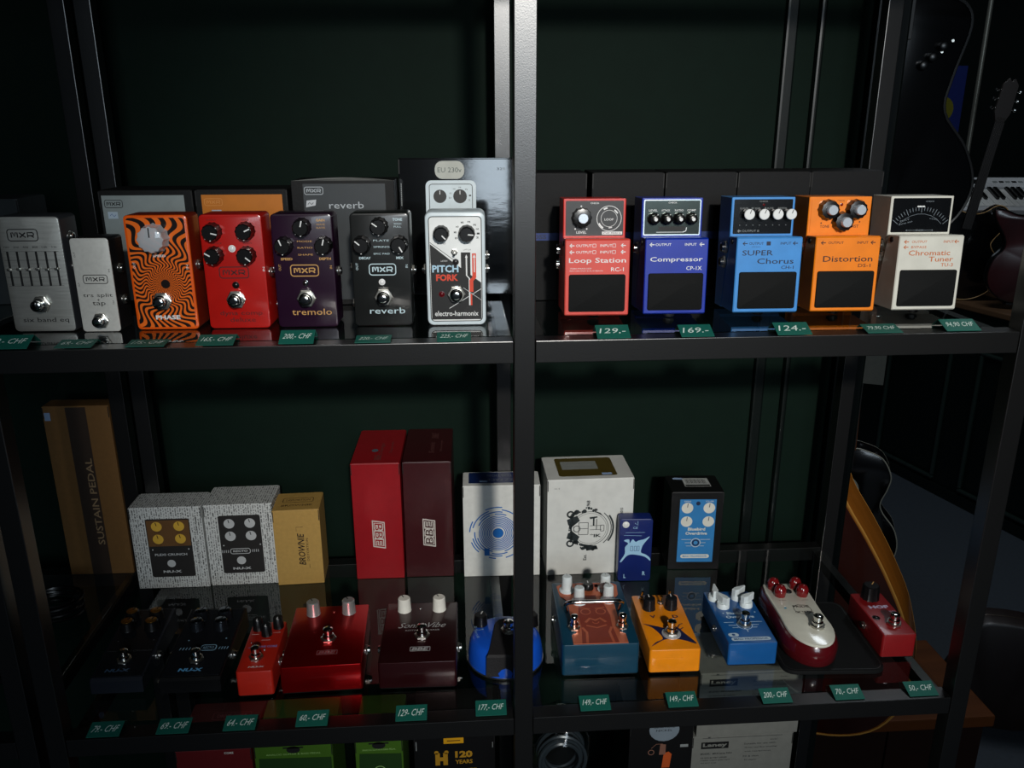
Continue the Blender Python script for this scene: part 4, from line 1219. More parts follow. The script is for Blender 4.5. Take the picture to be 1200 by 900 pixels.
# blue overdrive with chicken head knobs
l, r_ = lie(.2310, 57, .068, -1)
t = thing('effect_pedal', 'blue pedal with four white pointer knobs, on the glass above the grey carton', 'pedal', l, r_, GQ)
enclosure(t, 57, 110, 30, mat('deep sky blue paint', (18, 84, 148), rough=.32, coat=.4), r=2.5, bev=1.5)
feet(t, 56, 110)
for (x, y), a in zip(((-19, 93), (-13, 76), (10, 93), (16, 77)), (10, -30, 60, 60)):
    k = obj('pointer_knob', lathe(B(), 0, 0, [(0, 8), (5, 7.6), (6, 7)], 22), M_WK, t, (x / 1000, y / 1000, .030), (0, 0, -R(a)), smooth=True)
    b = B(); oslab(b, [(-2.6, -7.5), (2.6, -7.5), (4, -2), (1.2, 11.5), (-1.2, 11.5), (-4, -2)], 5.5, 15, .8); obj('knob_grip', b, M_WK, k)
M_PBI = mat('pale blue white ink', (196, 218, 232))
prints(t, 30.1, M_PBI, [('t', 'Bluebird', -1, 61, 24, 5.5, {'bold': .03}), ('t', 'Overdrive', 1, 53, 34, 5.5, {'bold': .03}), ('p', rr(46, 6.5, 3, 0, 8.5)), ('p', rr(12, 7, 3, -18, 17)), ('l', [(-22, 42), (-10, 42)], .9), ('l', [(10, 42), (24, 42)], .9), ('l', [(-18, 36), (-9, 36)], .9), ('l', [(10, 36), (18, 36)], .9), ('l', [(-15, 31), (-8, 31)], .9), ('l', [(9, 31), (15, 31)], .9), ('a', 1, 36, 8.5, 9.2), ('d', -17, 61, 1), ('d', 22, 62, 1), ('l', [(1, 22), (1, 28)], .8)])
prints(t, 30.2, mat('deep sky blue paint', (18, 84, 148)), [('t', 'MAD PROFESSOR', 0, 8.5, 40, 3.6, {'bold': .02}), ('d', -18, 17, 2)], name='badge_lettering')
footswitch(t, 1, 36, 30, 1.15, 17)
jack(t, -28.4, 52, 16, -1, .7)

# black tray with the oval cream pedal
t = thing('rubber_mat', 'black rubber mat with rounded corners under the cream oval pedal', 'mat', (.3545, .118, ZL + .0004), (0, 0, R(-3)))
obj('mat_sheet', slab(B(), 118, 142, 14, 0, 5, 1.2), M_RUBBER, t, smooth=True)
b = B(); frame(b, 0, 0, 112, 136, 12, .8, 5.05); obj('raised_border', b, mat('black rubber edge', (30, 32, 33), rough=.5), t, normals=False)
t = thing('effect_pedal', 'cream topped oval pedal with burgundy base and four burgundy knobs', 'pedal', (.3330, .054, ZL + .0060), (0, 0, R(-2)), GQ)
M_BUR = mat('burgundy gloss', (84, 14, 20), rough=.22, coat=.7)


def oval(w0, w1, L_, off=0):
    p = []
    for i in range(17):
        a = PI + PI * i / 16
        p.append((w0 * math.cos(a), 40 + 42 * math.sin(a)))
    p += [(w0 * .97, 62), (w1 + 2, L_ - 20), (w1, L_ - 3), (w1 - 3, L_), (-w1 + 3, L_), (-w1, L_ - 3), (-w1 - 2, L_ - 20), (-w0 * .97, 62)]
    return inset(p, off)


b = B()
loft(b, [[(x, y, z) for x, y in oval(32, 30, 134, q)] for z, q in ((0, 1.5), (2, 0), (16, -1), (23, 1.5), (26, 3.5))])
obj('base', b, M_BUR, t, smooth=True)
obj('top_cover', oslab(B(), oval(28, 26, 132, .5), 25.9, 29.5, 1.6), mat('cream gloss', (214, 214, 200), rough=.18, coat=.5), t, smooth=True)
for x, y in ((-15, 121), (13, 121), (-12, 104), (16, 104)):
    k = obj('knob', lathe(B(), 0, 0, [(0, 7), (6, 7.6), (9, 7.4), (13, 5.2), (14.5, 2)], 20), mat('burgundy knob', (112, 18, 22), rough=.15, coat=.6), t, (x / 1000, y / 1000, .0295), smooth=True)
    b = B(); box(b, -.4, .4, 2.5, 7, 11, 12.4); obj('pointer', b, M_WHITEINK, k, rot=(0, 0, R(150)))
obj('indicator_lens', lathe(B(), 0, 0, [(0, 5), (1, 4.6), (2, 2.5)], 16), M_HOLE, t, (.001, .112, .0295), smooth=True)
prints(t, 29.7, mat('brown black ink', (52, 40, 36)), [('t', 'PRIDE', 5, 78, 20, 4.6, {'bold': .02}), ('t', 'OF TEXAS', 5, 66, 22, 4, {'bold': .02}), ('l', [(-17, 92), (-8, 92)], .5), ('l', [(12, 92), (20, 92)], .5), ('a', 5, 72, 10, 10.6)])
prints(t, 29.7, mat('turquoise ink', (60, 150, 190)), [('d', -15, 75, 1.6)], name='blue_dot')
footswitch(t, 9, 36, 29.5, 1.25, 15)

# red reverb mini at right
l, r_ = lie(.4140, 40, .070, -1)
t = thing('effect_pedal', 'small red pedal with one black knob, rightmost on the lower shelf', 'pedal', l, r_, GQ)
enclosure(t, 40, 90, 31, mat('crimson paint', (134, 18, 22), rough=.38, coat=.2), r=3, bev=1.4)
feet(t, 38, 90)
knob(t, 1, 79, 31, 11, 18, M_KNOB, 40, M_GOLD, flute=.08)
prints(t, 31.1, mat('lavender ink', (196, 184, 214)), [('t', 'HOF', 2, 58, 24, 6.5, {'bold': .06}), ('t', 'REVERB', 14, 48, 8, 1.6)])
led(t, -12, 35, 31, 3.4, M_KNOB)
footswitch(t, 3, 22, 31, 1.25, 14)
jack(t, -19.9, 45, 15, -1, .8)

# flat navy guitar-shaped pedal leaning upright against the white box
l, r_ = stand(.1415, .1865, .262, 20, -2.5, 0, ZL + .0004)
t = thing('effect_pedal', 'narrow navy pedal with a pale blue electric guitar silhouette, standing before the white box', 'pedal', l, r_)
M_NAVY = mat('navy paint', (14, 32, 96), rough=.4, coat=.3)
enclosure(t, 45, 94, 20, M_NAVY, r=4, bev=1.2)
gtr = crom([(-20, 31), (-14, 42), (-14, 52), (-10, 58), (-16, 62), (-9, 64), (-8, 58), (-4, 64), (0, 60), (4, 62), (12, 64), (19, 68), (12, 58), (9, 52), (8, 44), (14, 41), (20, 36), (21, 31), (14, 37), (4, 40), (-6, 41), (-12, 38), (-18, 30)], 3)
prints(t, 20.1, mat('powder blue ink', (150, 192, 220)), [('p', gtr), ('t', 'L', -13, 8, 3, 6, {'bold': .03}), ('t', 'R', 13, 12, 4, 6, {'bold': .03}), ('t', 'CE', -1, 81, 6, 3), ('l', [(-14, 74), (12, 74)], .4), ('l', [(-16, 70), (8, 69)], .4), ('l', [(-2, 88), (2, 85), (2, 91)], .6)])
prints(t, 20.2, M_NAVY, [('f', -5, 50, 3, 7, .3, .5), ('f', 0, 50, 3, 7, .3, .5), ('f', 4, 50, 2.4, 7, .3, .5)], name='pickup_print')
led(t, -14, 86, 20, 3.6, mat('white plastic', (220, 222, 222)))


# ------------------------------------------------------------------ price tags
M_TAG = mat('teal green card', (12, 92, 80), rough=.55, bump=.1, scale=200)
M_TAGI = mat('chalk white marker', (210, 228, 222), rough=.6)


def price_tag(x, y, z, s, th, w_, h_, what, yaw=0, txw=.78, grp='handwritten price cards', inner=None):
    t = thing('price_tag', what, 'price tag', (x, y, z + .0006), (0, 0, R(yaw)), grp)
    f = obj('front_panel', slab(B(), w_, h_, .4, 0, .5, .1, 0, h_ / 2, bot=0), M_TAG, t, (0, 0, 0), (R(th), 0, 0))
    b = B(); txt(b, s, 0, h_ * .52, w_ * txw, h_ * .42, .62, shear=.25)
    obj('handwriting', b, M_TAGI, f, normals=False)
    # back leg of the folded card
    c, s_ = math.cos(R(th)) * h_, math.sin(R(th)) * h_
    dep = min(12, s_ * 1.2)
    b = B()
    x0, x1 = -w_ / 2, w_ / 2
    loft(b, [[(x0, c, s_ - .1), (x0, c + .5, s_ - .1), (x0, c + dep + .5, 0), (x0, c + dep, 0)], [(x1, c, s_ - .1), (x1, c + .5, s_ - .1), (x1, c + dep + .5, 0), (x1, c + dep, 0)]])
    obj('back_panel', b, M_TAG, t)
    return t


for x, y, s, th, ww, what in (
        (-.466, .004, '99,- CHF', 26, 38, 'green price card 99,- CHF below the slider pedal, far left'),
        (-.4085, .004, '69,- CHF', 8, 32, 'green price card 69,- CHF lying below the small silver pedal'),
        (-.3465, .003, '175,- CHF', 5, 34, 'green price card lying almost flat below the orange swirl pedal'),
        (-.286, .003, '165,- CHF', 16, 33, 'green price card 165,- CHF below the red pedal with four knobs'),
        (-.2145, .003, '200,- CHF', 26, 31, 'green price card 200,- CHF below the dark purple pedal'),
        (-.1465, .002, '220,- CHF', 6, 32, 'green price card 220,- CHF lying below the black reverb pedal'),
        (-.0735, .001, '225,- CHF', 12, 31, 'green price card 225,- CHF below the white framed pedal'),
        (.0725, .001, '129,-', 26, 31, 'green price card 129,- below the red compact pedal'),
        (.1505, .001, '169.-', 22, 31, 'green price card 169.- below the deep blue compact pedal'),
        (.242, .001, '124.-', 24, 33, 'green price card 124.- below the light blue compact pedal'),
        (.329, .002, '79,90 CHF', 12, 34, 'green price card 79,90 CHF below the orange compact pedal'),
        (.4065, .004, '94,90 CHF', 22, 34, 'green price card 94,90 CHF below the white tuner pedal')):
    price_tag(x, y, ZU, s, th, ww, 19, what)
for x, y, s, what in (
        (-.4425, .002, '79.- CHF', 'dim green price card 79.- CHF, leftmost on the lower rail'),
        (-.373, .002, '69.- CHF', 'dim green price card 69.- CHF below the chrome-knobbed black pedal'),
        (-.3055, .002, '64.- CHF', 'dim green price card 64.- CHF below the narrow mini red pedal'),
        (-.2315, .003, '60,- CHF', 'green price card 60,- CHF below the wide candy red pedal'),
        (-.128, .004, '129- CHF', 'green price card 129- CHF below the wide maroon pedal'),
        (-.0435, .006, '177,- CHF', 'green price card 177,- CHF left of the centre post'),
        (.0685, .006, '149,- CHF', 'green price card 149,- CHF below the large teal pedal'),
        (.1635, .005, '149,- CHF', 'green price card 149,- CHF below the bright orange pedal'),
        (.267, .004, '200,- CHF', 'green price card 200,- CHF before the grey carton'),
        (.3475, .004, '70,- CHF', 'green price card 70,- CHF below the cream oval pedal'),
        (.431, .004, '50,- CHF', 'dim green price card 50,- CHF, rightmost on the lower rail')):
    price_tag(x, y, ZL, s, 16 if x > -.3 else 12, 33, 19, what, yaw=0)

# ------------------------------------------------------------------ cartons and bags under the lower shelf, standing on the bottom shelf
GZ = 'cartons standing on the bottom shelf'
H3 = (0.782 - Z3) * 1000
M_RCARD = mat('dark red card', (92, 12, 16), rough=.45)
t = carton('dark red box with a white framed label under the mini red pedal', -.414, -.3255, .100, H3, 84, Z3, M_RCARD, 0, GZ)
face(t, [('f', 6, H3 - 52, 34, 34, .5, .8), ('t', 'CORE', 18, H3 - 5, 11, 3, {'bold': .03})], mat('pale print', (202, 196, 188)))
top(t, [('f', 8, 58, 46, 12, .5, .8), ('t', 'DRIVE CORE', 8, 58, 36, 6, {'bold': .03})], mat('dull pink ink', (150, 80, 84)), H3)
M_GCARD = mat('leaf green card', (60, 98, 18), rough=.5)
M_GCARD2 = mat('dark green print', (26, 56, 14), rough=.5)
for x0, x1, lab in ((-.3225, -.2305, 'wide leaf green box with a curved dark print, under the candy red pedal'), (-.204, -.147, 'narrow leaf green box with a notch, under the maroon pedal')):
    t = carton(lab, x0, x1, .100, H3 + 1, 84, Z3, M_GCARD, 0, GZ)
    wd = t['w']
    face(t, [('p', [(-wd / 2 + 3, H3 - 60), (wd / 2 - 2, H3 - 60), (wd / 2 - 2, H3 - 18), (-wd / 2 + 5, H3 - 16)])], M_GCARD2, 'dark_print')
    face(t, [('t', 'ANALOG GUITAR & BASS PEDAL', 0, H3 - 11, wd * .7, 2.4)] + ([('a', 0, H3 - 42, 6, 7)] if wd < 70 else []), mat('pale green ink', (150, 190, 110)), z=.45)
    face(t, [('d', 0, H3 - 5, 5, {'sx': 1.6}), ('b', -12, 12, H3 - 3, H3 - 1)], M_HOLE, 'hang_hole', z=.5)
t = carton('black box with yellow H 120 YEARS lettering and a yellow sticker', -.134, -.036, .100, H3 + 5, 84, Z3, MATS['black card'], 0, GZ)
face(t, [('t', 'H', -16, H3 - 30, 15, 18, {'bold': .09}), ('d', -22, H3 - 20, 2.6), ('d', -10, H3 - 20, 2.6), ('t', '120', 11, H3 - 24, 21, 10, {'bold': .05}), ('t', 'YEARS', 11, H3 - 35, 21, 6, {'bold': .03}), ('t', 'HOHNER', 8, H3 - 47, 40, 4)], mat('dull yellow ink', (168, 124, 28)))
face(t, [('b', -13, 11, H3 - 7.5, H3 + 1)], mat('yellow sticker', (206, 150, 16)), 'yellow_sticker', z=.45)
face(t, [('b', -9, 7, H3 - 4, H3 - 2.8)], M_BRN, 'sticker_print', z=.55)
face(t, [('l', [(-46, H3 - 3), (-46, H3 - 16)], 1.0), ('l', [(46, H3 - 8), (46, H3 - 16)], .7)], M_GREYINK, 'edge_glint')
# boxes with speaker-maker badge, stacked
GS = 'grey cartons in one stack'
M_LCARD = mat('light grey card', (112, 113, 108), rough=.6, spec=.2, bump=.1, scale=100)
for i in range(4):
    lab = ['grey carton, lowest of the stack, below the picture edge', 'grey carton, second from the bottom of the stack', 'grey carton with a black name badge, seen below the lower front rail', 'grey carton with a black name badge seen through the glass, topmost of the stack'][i]
    dx = .004 if i == 2 else 0
    t = carton(lab, .2155 - dx, .3445 - dx, .11, 92.2, 84, Z3 + i * .0929, M_LCARD, 0, GS, bev=.5)
    face(t, [('b', -53, -18, 74, 84)], M_BLACKINK, 'name_badge')
    face(t, [('t', 'Laney', -35.5, 79, 31, 7, {'bold': .04})], MATS['light grey card'], z=.5)
    face(t, [('t', 'MODEL:  MINI-Lamp FX01', -33, 66, 40, 3, {'bold': .02}), ('t', 'USE WITH BATTERY SUPPLIED', -36, 60, 34, 2), ('t', 'amplifier adaptor guitar input', -34, 56, 38, 2), ('t', '9V DC only', -42, 52, 20, 2), ('t', 'SERIAL', -48, 38, 12, 2),
             ('t', 'Suitable for use with', 22, 79, 40, 2.4), ('t', 'Guitar and Bass amplifier', 24, 73, 42, 2.2), ('t', 'with headphones', 20, 67, 34, 2.2), ('t', 'FX & clean', 12, 60, 20, 2.2), ('t', '9V adaptor', 12, 54, 16, 2.2), ('t', 'FX01', 40, 84, 9, 1.5), ('l', [(-52, 90), (50, 90)], .5), ('b', -45, -42, 90, 92)],
         mat('grey print', (62, 64, 64)), z=.45)
# black box with a guitar print
t = carton('black box printed with a brown guitar and a pale round sticker', .129, .2085, .100, H3 + 5, 84, Z3, MATS['black card'], 0, GZ)
face(t, [('d', 3, H3 - 3, 17, {'sx': 1.1})] , mat('grey round sticker', (112, 124, 134)), 'round_sticker')
face(t, [('t', 'GUITAR STRINGS', 3, H3 + 1, 26, 3), ('t', 'NICKEL', 3, H3 - 4, 20, 3)], M_BLACKINK, z=.5)
face(t, [('p', [(2, H3 - 60), (12, H3 - 60), (14, H3 - 40), (10, H3 - 36), (4, H3 - 38)])], mat('burnt orange print', (176, 76, 30)), 'guitar_print', z=.45)
face(t, [('p', [(-2, H3 - 40), (6, H3 - 40), (6, H3 - 25), (-1, H3 - 24)]), ('a', -12, H3 - 36, 3, 4), ('l', [(-12, H3 - 30), (-6, H3 - 24), (2, H3 - 24)], .7)], mat('brown print 2', (120, 84, 70)), 'headstock_print', z=.5)
face(t, [('b', 24, 34, H3 - 30, H3 - 26)], M_GREYINK, 'white_label', z=.5)
# plastic bag with coiled cable on a carton
t = carton('plain black carton under the clear bag of cable', .0035, .0785, .045, 250, 100, Z3, MATS['black card'], 0, GZ)
t = thing('bagged_cable', 'clear plastic bag with a coiled grey cable, right of the centre post below', 'bag', (.041, .088, Z3 + .2512))
bm = B()
bmesh.ops.create_icosphere(bm, subdivisions=4, radius=1)
from mathutils import noise as mnoise
for v in bm.verts:
    n = v.co.normalized()
    k = 1 + .10 * mnoise.noise(n * 3.1) + .05 * mnoise.noise(n * 8.0)
    z = n.z * 50 * k
    v.co = Vector((max(-36, min(36, n.x * 40 * k)), max(-38, min(38, n.y * 41 * k)), max(-50, z) + 50))
o = obj('bag_film', bm, glass_mat('crinkled bag film', (.86, .9, .92), 1.0, .12), t, smooth=True)
P = []
for k in range(240):
    a = k * .26
    rr_ = 26 + 3.5 * math.sin(a * .31)
    P.append((rr_ * math.cos(a) * .95, -14 + 11 * math.sin(k * .05) + 3 * math.sin(a * .5), 46 + rr_ * math.sin(a) * 1.05))
obj('coiled_cable', tube(B(), P, 2.3, 6), mat('grey cable', (44, 50, 54), rough=.3), t, smooth=True)

# ------------------------------------------------------------------ counter with panelled front at the right
cx, cy = 1.800, 2.765
cang = math.atan2(-.472, .123)
t = thing('counter', 'long dark green panelled counter running along the right side of the room', 'counter', (cx, cy, 0), (0, 0, cang))
M_PANELW = MATS['dark green wood panel paint']
M_MOULD = mat('dark green moulding with sheen tint', (30, 42, 38), rough=0.16, spec=0.8, coat=.6)  # base colour lightened to stand in for sheen on the mouldings
L_ = 2500
b = B(); box(b, -200, L_, 0, 480, 0, 790); obj('counter_body', b, M_PANELW, t)      # local +y points away from the aisle
b = B(); box(b, -220, L_ + 20, -25, 500, 790, 812, bev=4); obj('counter_top', b, mat('brown wood top', (86, 62, 42), rough=.45, scale=8, stretch=(1, 12, 1), var=.2), t)
b = B(); box(b, -200, L_, -14, -.5, 0, 45, bev=3); obj('plinth', b, M_PANELW, t)
for i in range(5):
    s0 = 110 + i * 460
    for (x0, x1, z0, z1) in ((s0, s0 + 330, 60, 74), (s0, s0 + 330, 632, 646), (s0, s0 + 14, 74.3, 631.7), (s0 + 316, s0 + 330, 74.3, 631.7)):
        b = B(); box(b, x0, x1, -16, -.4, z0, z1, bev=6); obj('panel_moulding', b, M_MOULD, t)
    b = B(); box(b, s0 + 26, s0 + 304, -4, -.4, 86, 620, bev=2.5); obj('raised_panel', b, M_PANELW, t)

# ------------------------------------------------------------------ instruments
M_STR = mat('string metal', (150, 145, 135), rough=.3, metal=1)


def halves(right):
    """symmetric outline from right-half points given bottom to top"""
    pts = list(right) + [(-x, y) for x, y in reversed(right) if abs(x) > 1]
    return crom(pts, 5)


def instrument(name, label, cat, loc, rot, outl, thick, rim, front, edge, neckm, neck, parts, group=None, head='three', nw=44, holes=None):
    t = thing(name, label, cat, loc, rot, group)
    obj('body', oslab(B(), outl, 0, thick, 4), rim, t, smooth=True)
    obj('top_plate', oslab(B(), inset(outl, 4.5), thick - .5, thick + 2, 1.5), front, t, smooth=True)
    if edge:
        b = B(); tube(b, [(x, y, thick - .5) for x, y in inset(outl, 1.0)], 2.2, 5, True); obj('binding', b, edge, t, smooth=True)
        b = B(); tube(b, [(x, y, .5) for x, y in inset(outl, 1.5)], 1.8, 5, True); obj('binding', b, edge, t, smooth=True)
    if neck:
        y0, y1 = neck
        b = B()
        loft(b, [[(q * wq, y, z) for q, z in ((-.5, thick + 6), (.5, thick + 6), (.42, thick - 6), (0, thick - 14), (-.42, thick - 6))] for y, wq in ((y0, nw * 1.15), ((y0 + y1) / 2, nw), (y1, nw * .9))])
        obj('neck', b, neckm, t, smooth=True)
        b = B(); box(b, -nw * .5, nw * .5, y0 - 70, y1, thick + 6, thick + 11, bev=1); obj('fingerboard', b, mat('dark fingerboard', (22, 16, 13), rough=.5), t)
        b = B()
        hp = [(-nw * .45, y1), (nw * .45, y1), (nw * .85, y1 + 40), (nw * .8, y1 + 150), (nw * .3, y1 + 175), (0, y1 + 162), (-nw * .3, y1 + 175), (-nw * .8, y1 + 150), (-nw * .85, y1 + 40)]
        oslab(b, hp, thick - 8, thick + 6, 1); hd = obj('headstock', b, neckm, t)
        for sx in (-1, 1):
            for q in range(3):
                pg = obj('tuning_peg', lathe(B(), 0, 0, [(0, 3), (10, 3), (11, 7), (16, 8), (20, 5)], 10), M_CHROME, hd, (sx * nw * .8 / 1000, (y1 + 55 + q * 36) / 1000, (thick - 1) / 1000), (0, sx * PI / 2, 0), smooth=True)
        b = B()
        for q in range(6):
            tube(b, [((q - 2.5) * 9, parts, thick + 13), ((q - 2.5) * 6, y1 + 20, thick + 12)], .5, 4)
        obj('strings', b, M_STR, t)
    return t


ACO = halves([(0, 0), (95, 6), (170, 50), (200, 125), (185, 200), (140, 258), (128, 295), (145, 350), (150, 400), (115, 460), (50, 484), (20, 486)])
M_BLKL = mat('black lacquer', (10, 10, 11), rough=.15, coat=.6)
M_CREAMB = mat('cream binding', (170, 166, 150), rough=.4)
M_MAHOG = mat('brown mahogany', (120, 70, 40), rough=.3, coat=.4, scale=20, stretch=(1, .1, 1), var=.15)
t = instrument('acoustic_guitar', 'black acoustic guitar with cream binding standing on the floor behind the shelf', 'guitar', (1.136, 1.60, .118), (PI / 2 - R(4), 0, R(-25)), ACO, 100, M_BLKL, M_BLKL, M_CREAMB, M_MAHOG, (480, 830), 110)
t.scale = (.86, .86, .86)
b = B(); ann(b, 0, 330, 44, 52, 102.4); obj('rosette', b, M_CREAMB, t, normals=False)
b = B(); box(b, -65, 65, 95, 120, 101.5, 110, bev=3); obj('bridge', b, mat('dark fingerboard', (22, 16, 13)), t)
b = B(); box(b, 14, 84, 725, 880, 112, 113.5, bev=.5); obj('hanging_tag', b, mat('grey tag card', (98, 98, 90), rough=.7), t)
s = thing('guitar_stand', 'black tubular floor stand under the black acoustic guitar', 'stand', (1.155, 1.665, 0), (0, 0, R(-25)))
for pts in ([(-120, -110, 6), (-90, -40, 48), (-60, 60, 300)], [(120, -110, 6), (90, -40, 48), (60, 60, 300)], [(0, 170, 6), (0, 90, 300), (0, 80, 330)]):
    obj('leg', tube(B(), pts, 6, 8), M_KNOB, s, smooth=True)
obj('cradle', tube(B(), [(-150, -100, 52), (-90, -30, 48), (90, -30, 48), (150, -100, 52)], 6, 8), M_KNOB, s, smooth=True)
obj('cross_tube', tube(B(), [(-62, 60, 300), (0, 84, 322), (62, 60, 300)], 6, 8), M_KNOB, s, smooth=True)

# honey coloured big bodied instrument
CEL = halves([(0, 0), (110, 8), (195, 60), (235, 165), (213, 282), (174, 367), (130, 440), (84, 510), (62, 580), (66, 650), (56, 705), (25, 725)])
M_HON = mat('honey varnish', (150, 88, 28), rough=.14, coat=.8, scale=12, stretch=(1, .2, 4), var=.18)
M_RBV = mat('red brown sunburst varnish', (44, 15, 8), rough=.2, coat=.5, scale=10, var=.25)
t = instrument('string_instrument', 'large honey brown varnished instrument body standing behind the right end of the shelf', 'instrument', (.592, .700, .342), (PI / 2, 0, R(-33)), CEL, 96, M_HON, M_RBV, mat('amber binding', (196, 140, 66), rough=.25, coat=.5), M_MAHOG, (722, 860), 200)
b = B(); box(b, -45, 45, 250, 262, 80, 120, bev=3); obj('bridge', b, M_HON, t)
t = thing('bench', 'low brown wooden bench behind the shelf carrying the honey brown instrument', 'bench', (.93, .72, .0105))
M_BEN = mat('orange brown bench wood', (84, 44, 16), rough=.6, spec=.15, scale=9, stretch=(.3, 3, 1), var=.2)
M_BEN2 = mat('dark bench wood', (34, 18, 12), rough=.6, spec=.15, scale=9, stretch=(.3, 3, 1), var=.2)
b = B(); box(b, -560, 70, -120, 140, 304, 330, bev=3); obj('bench_top', b, M_BEN, t)
for i in range(3):
    b = B(); box(b, -550 + i * 204, -550 + i * 204 + 200, -108, -91, -10, 303, bev=2); obj('front_panel', b, M_BEN2, t)
b = B(); box(b, -552, -534, -90, 125, -10, 303); obj('side_panel', b, M_BEN2, t)
b = B(); box(b, 44, 62, -90, 125, -10, 303); obj('side_panel', b, M_BEN2, t)

# black guitar hanging high at the right
LP = halves([(0, 38), (70, 42), (128, 74), (151, 132), (132, 192), (92, 248), (96, 300), (113, 374), (100, 408), (60, 424), (25, 428)])
t = instrument('electric_guitar', 'black glossy guitar held high on a tall stand at the upper right', 'guitar', (.640, .690, 1.255), (PI / 2, 0, R(-12)), LP, 48, M_BLKL, M_BLKL, mat('black grey binding', (44, 44, 44), rough=.3), M_BLKL, (426, 760), 420)
for x, y in ((58, 330), (72, 346), (46, 318)):
    obj('control_knob', lathe(B(), 0, 0, [(0, 8), (10, 7), (11, 5)], 14), M_KNOB, t, (x / 1000, y / 1000, .050), smooth=True)
    obj('screw', lathe(B(), 0, 0, [(0, 2.4), (2, 2.2)], 8), M_STEEL, t, ((x + 14) / 1000, (y + 8) / 1000, .050))
s = thing('guitar_stand', 'tall thin black stand carrying the high black guitar', 'stand', (.665, 1.00, 0))
obj('pole', tube(B(), [(0, 0, 4), (0, 0, 1240)], 10, 10), M_KNOB, s, smooth=True)
obj('base_disc', lathe(B(), 0, 0, [(0, 120), (8, 120), (12, 100)], 28), M_KNOB, s, smooth=True)
for sx in (-1, 1):
    obj('cradle_arm', tube(B(), [(0, 0, 1236), (sx * 50, -120, 1262), (sx * 60, -330, 1272), (sx * 62, -366, 1280)], 7, 8), M_KNOB, s, smooth=True)

# guitars on the counter
SEM = halves([(0, 0), (100, 10), (170, 60), (192, 130), (170, 200), (128, 245), (122, 275), (150, 330), (162, 380), (140, 420), (100, 428), (60, 395), (25, 380)])
t = instrument('electric_guitar', 'black double cutaway guitar with cream binding on the counter, behind the white tuner pedal', 'guitar', (1.868, 2.42, .822), (PI / 2, R(0), R(-14)), SEM, 45, M_BLKL, M_BLKL, mat('tan binding', (176, 140, 92), rough=.4), mat('dark neck', (30, 22, 18), rough=.4), (380, 760), 120, nw=38)
t.rotation_euler = (PI / 2, R(8), R(-14))
t.scale = (.88, .88, .88)
s = thing('guitar_stand', 'short metal stand legs under the black double cutaway guitar', 'stand', (1.90, 2.50, .8125), (0, 0, R(-14)))
for pts in ([(-110, -60, 6), (-60, 10, 60), (-20, 60, 180)], [(110, -60, 6), (60, 10, 60), (20, 60, 180)], [(0, 130, 6), (0, 65, 180)]):
    obj('leg', tube(B(), pts, 6, 8), mat('grey metal tube', (92, 92, 88), rough=.4, metal=.5), s, smooth=True)
obj('cradle', tube(B(), [(-90, -60, 40), (-60, -10, 28), (60, -10, 28), (90, -60, 40)], 6, 8), MATS['grey metal tube'], s, smooth=True)
SGB = halves([(0, 0), (90, 8), (150, 50), (166, 110), (150, 170), (118, 210), (120, 250), (150, 310), (158, 352), (120, 350), (75, 330), (28, 325)])
M_BURST = mat('dark cherry lacquer', (48, 6, 9), rough=.25, coat=.4, scale=6, var=.5)
t = instrument('electric_guitar', 'dark cherry red guitar with chrome pickups at the right edge, on the counter', 'guitar', (2.085, 2.20, .840), (PI / 2, R(-4), R(-20)), SGB, 42, M_BLKL, M_BURST, None, mat('dark neck', (30, 22, 18)), (320, 700), 95, nw=42)
for y in (165, 232):
    b = B(); box(b, -36, 36, y, y + 34, 43, 52, bev=3); obj('pickup', b, M_CHROME, t)
b = B(); box(b, -42, 42, 118, 132, 44, 56, bev=3); obj('bridge', b, M_CHROME, t)
b = B(); box(b, -46, -10, 52, 92, 44, 47, bev=1.5); obj('gold_plate', b, mat('gold amber plate', (188, 118, 22), rough=.35, metal=.5), t)
obj('vibrato_arm', tube(B(), [(-8, 70, 50), (10, 92, 62), (24, 120, 64)], 3, 8), M_CHROME, t, smooth=True)
b = B(); oslab(b, [(30, 20), (80, 40), (70, 150), (44, 160)], 43, 46, 1); obj('pickguard', b, mat('off white plastic', (170, 170, 166), rough=.4), t)
s = thing('guitar_stand', 'small black stand under the dark cherry guitar', 'stand', (2.14, 2.29, .8125), (0, 0, R(-20)))
obj('post', tube(B(), [(0, 40, 8), (0, 40, 150)], 8, 8), M_KNOB, s, smooth=True)
obj('foot_plate', slab(B(), 180, 120, 10, 0, 8, 2, 0, 20), M_KNOB, s)
obj('cradle', tube(B(), [(-80, -60, 52), (-50, -4, 34), (0, 40, 30), (50, -4, 34), (80, -60, 52)], 6, 8), M_KNOB, s, smooth=True)

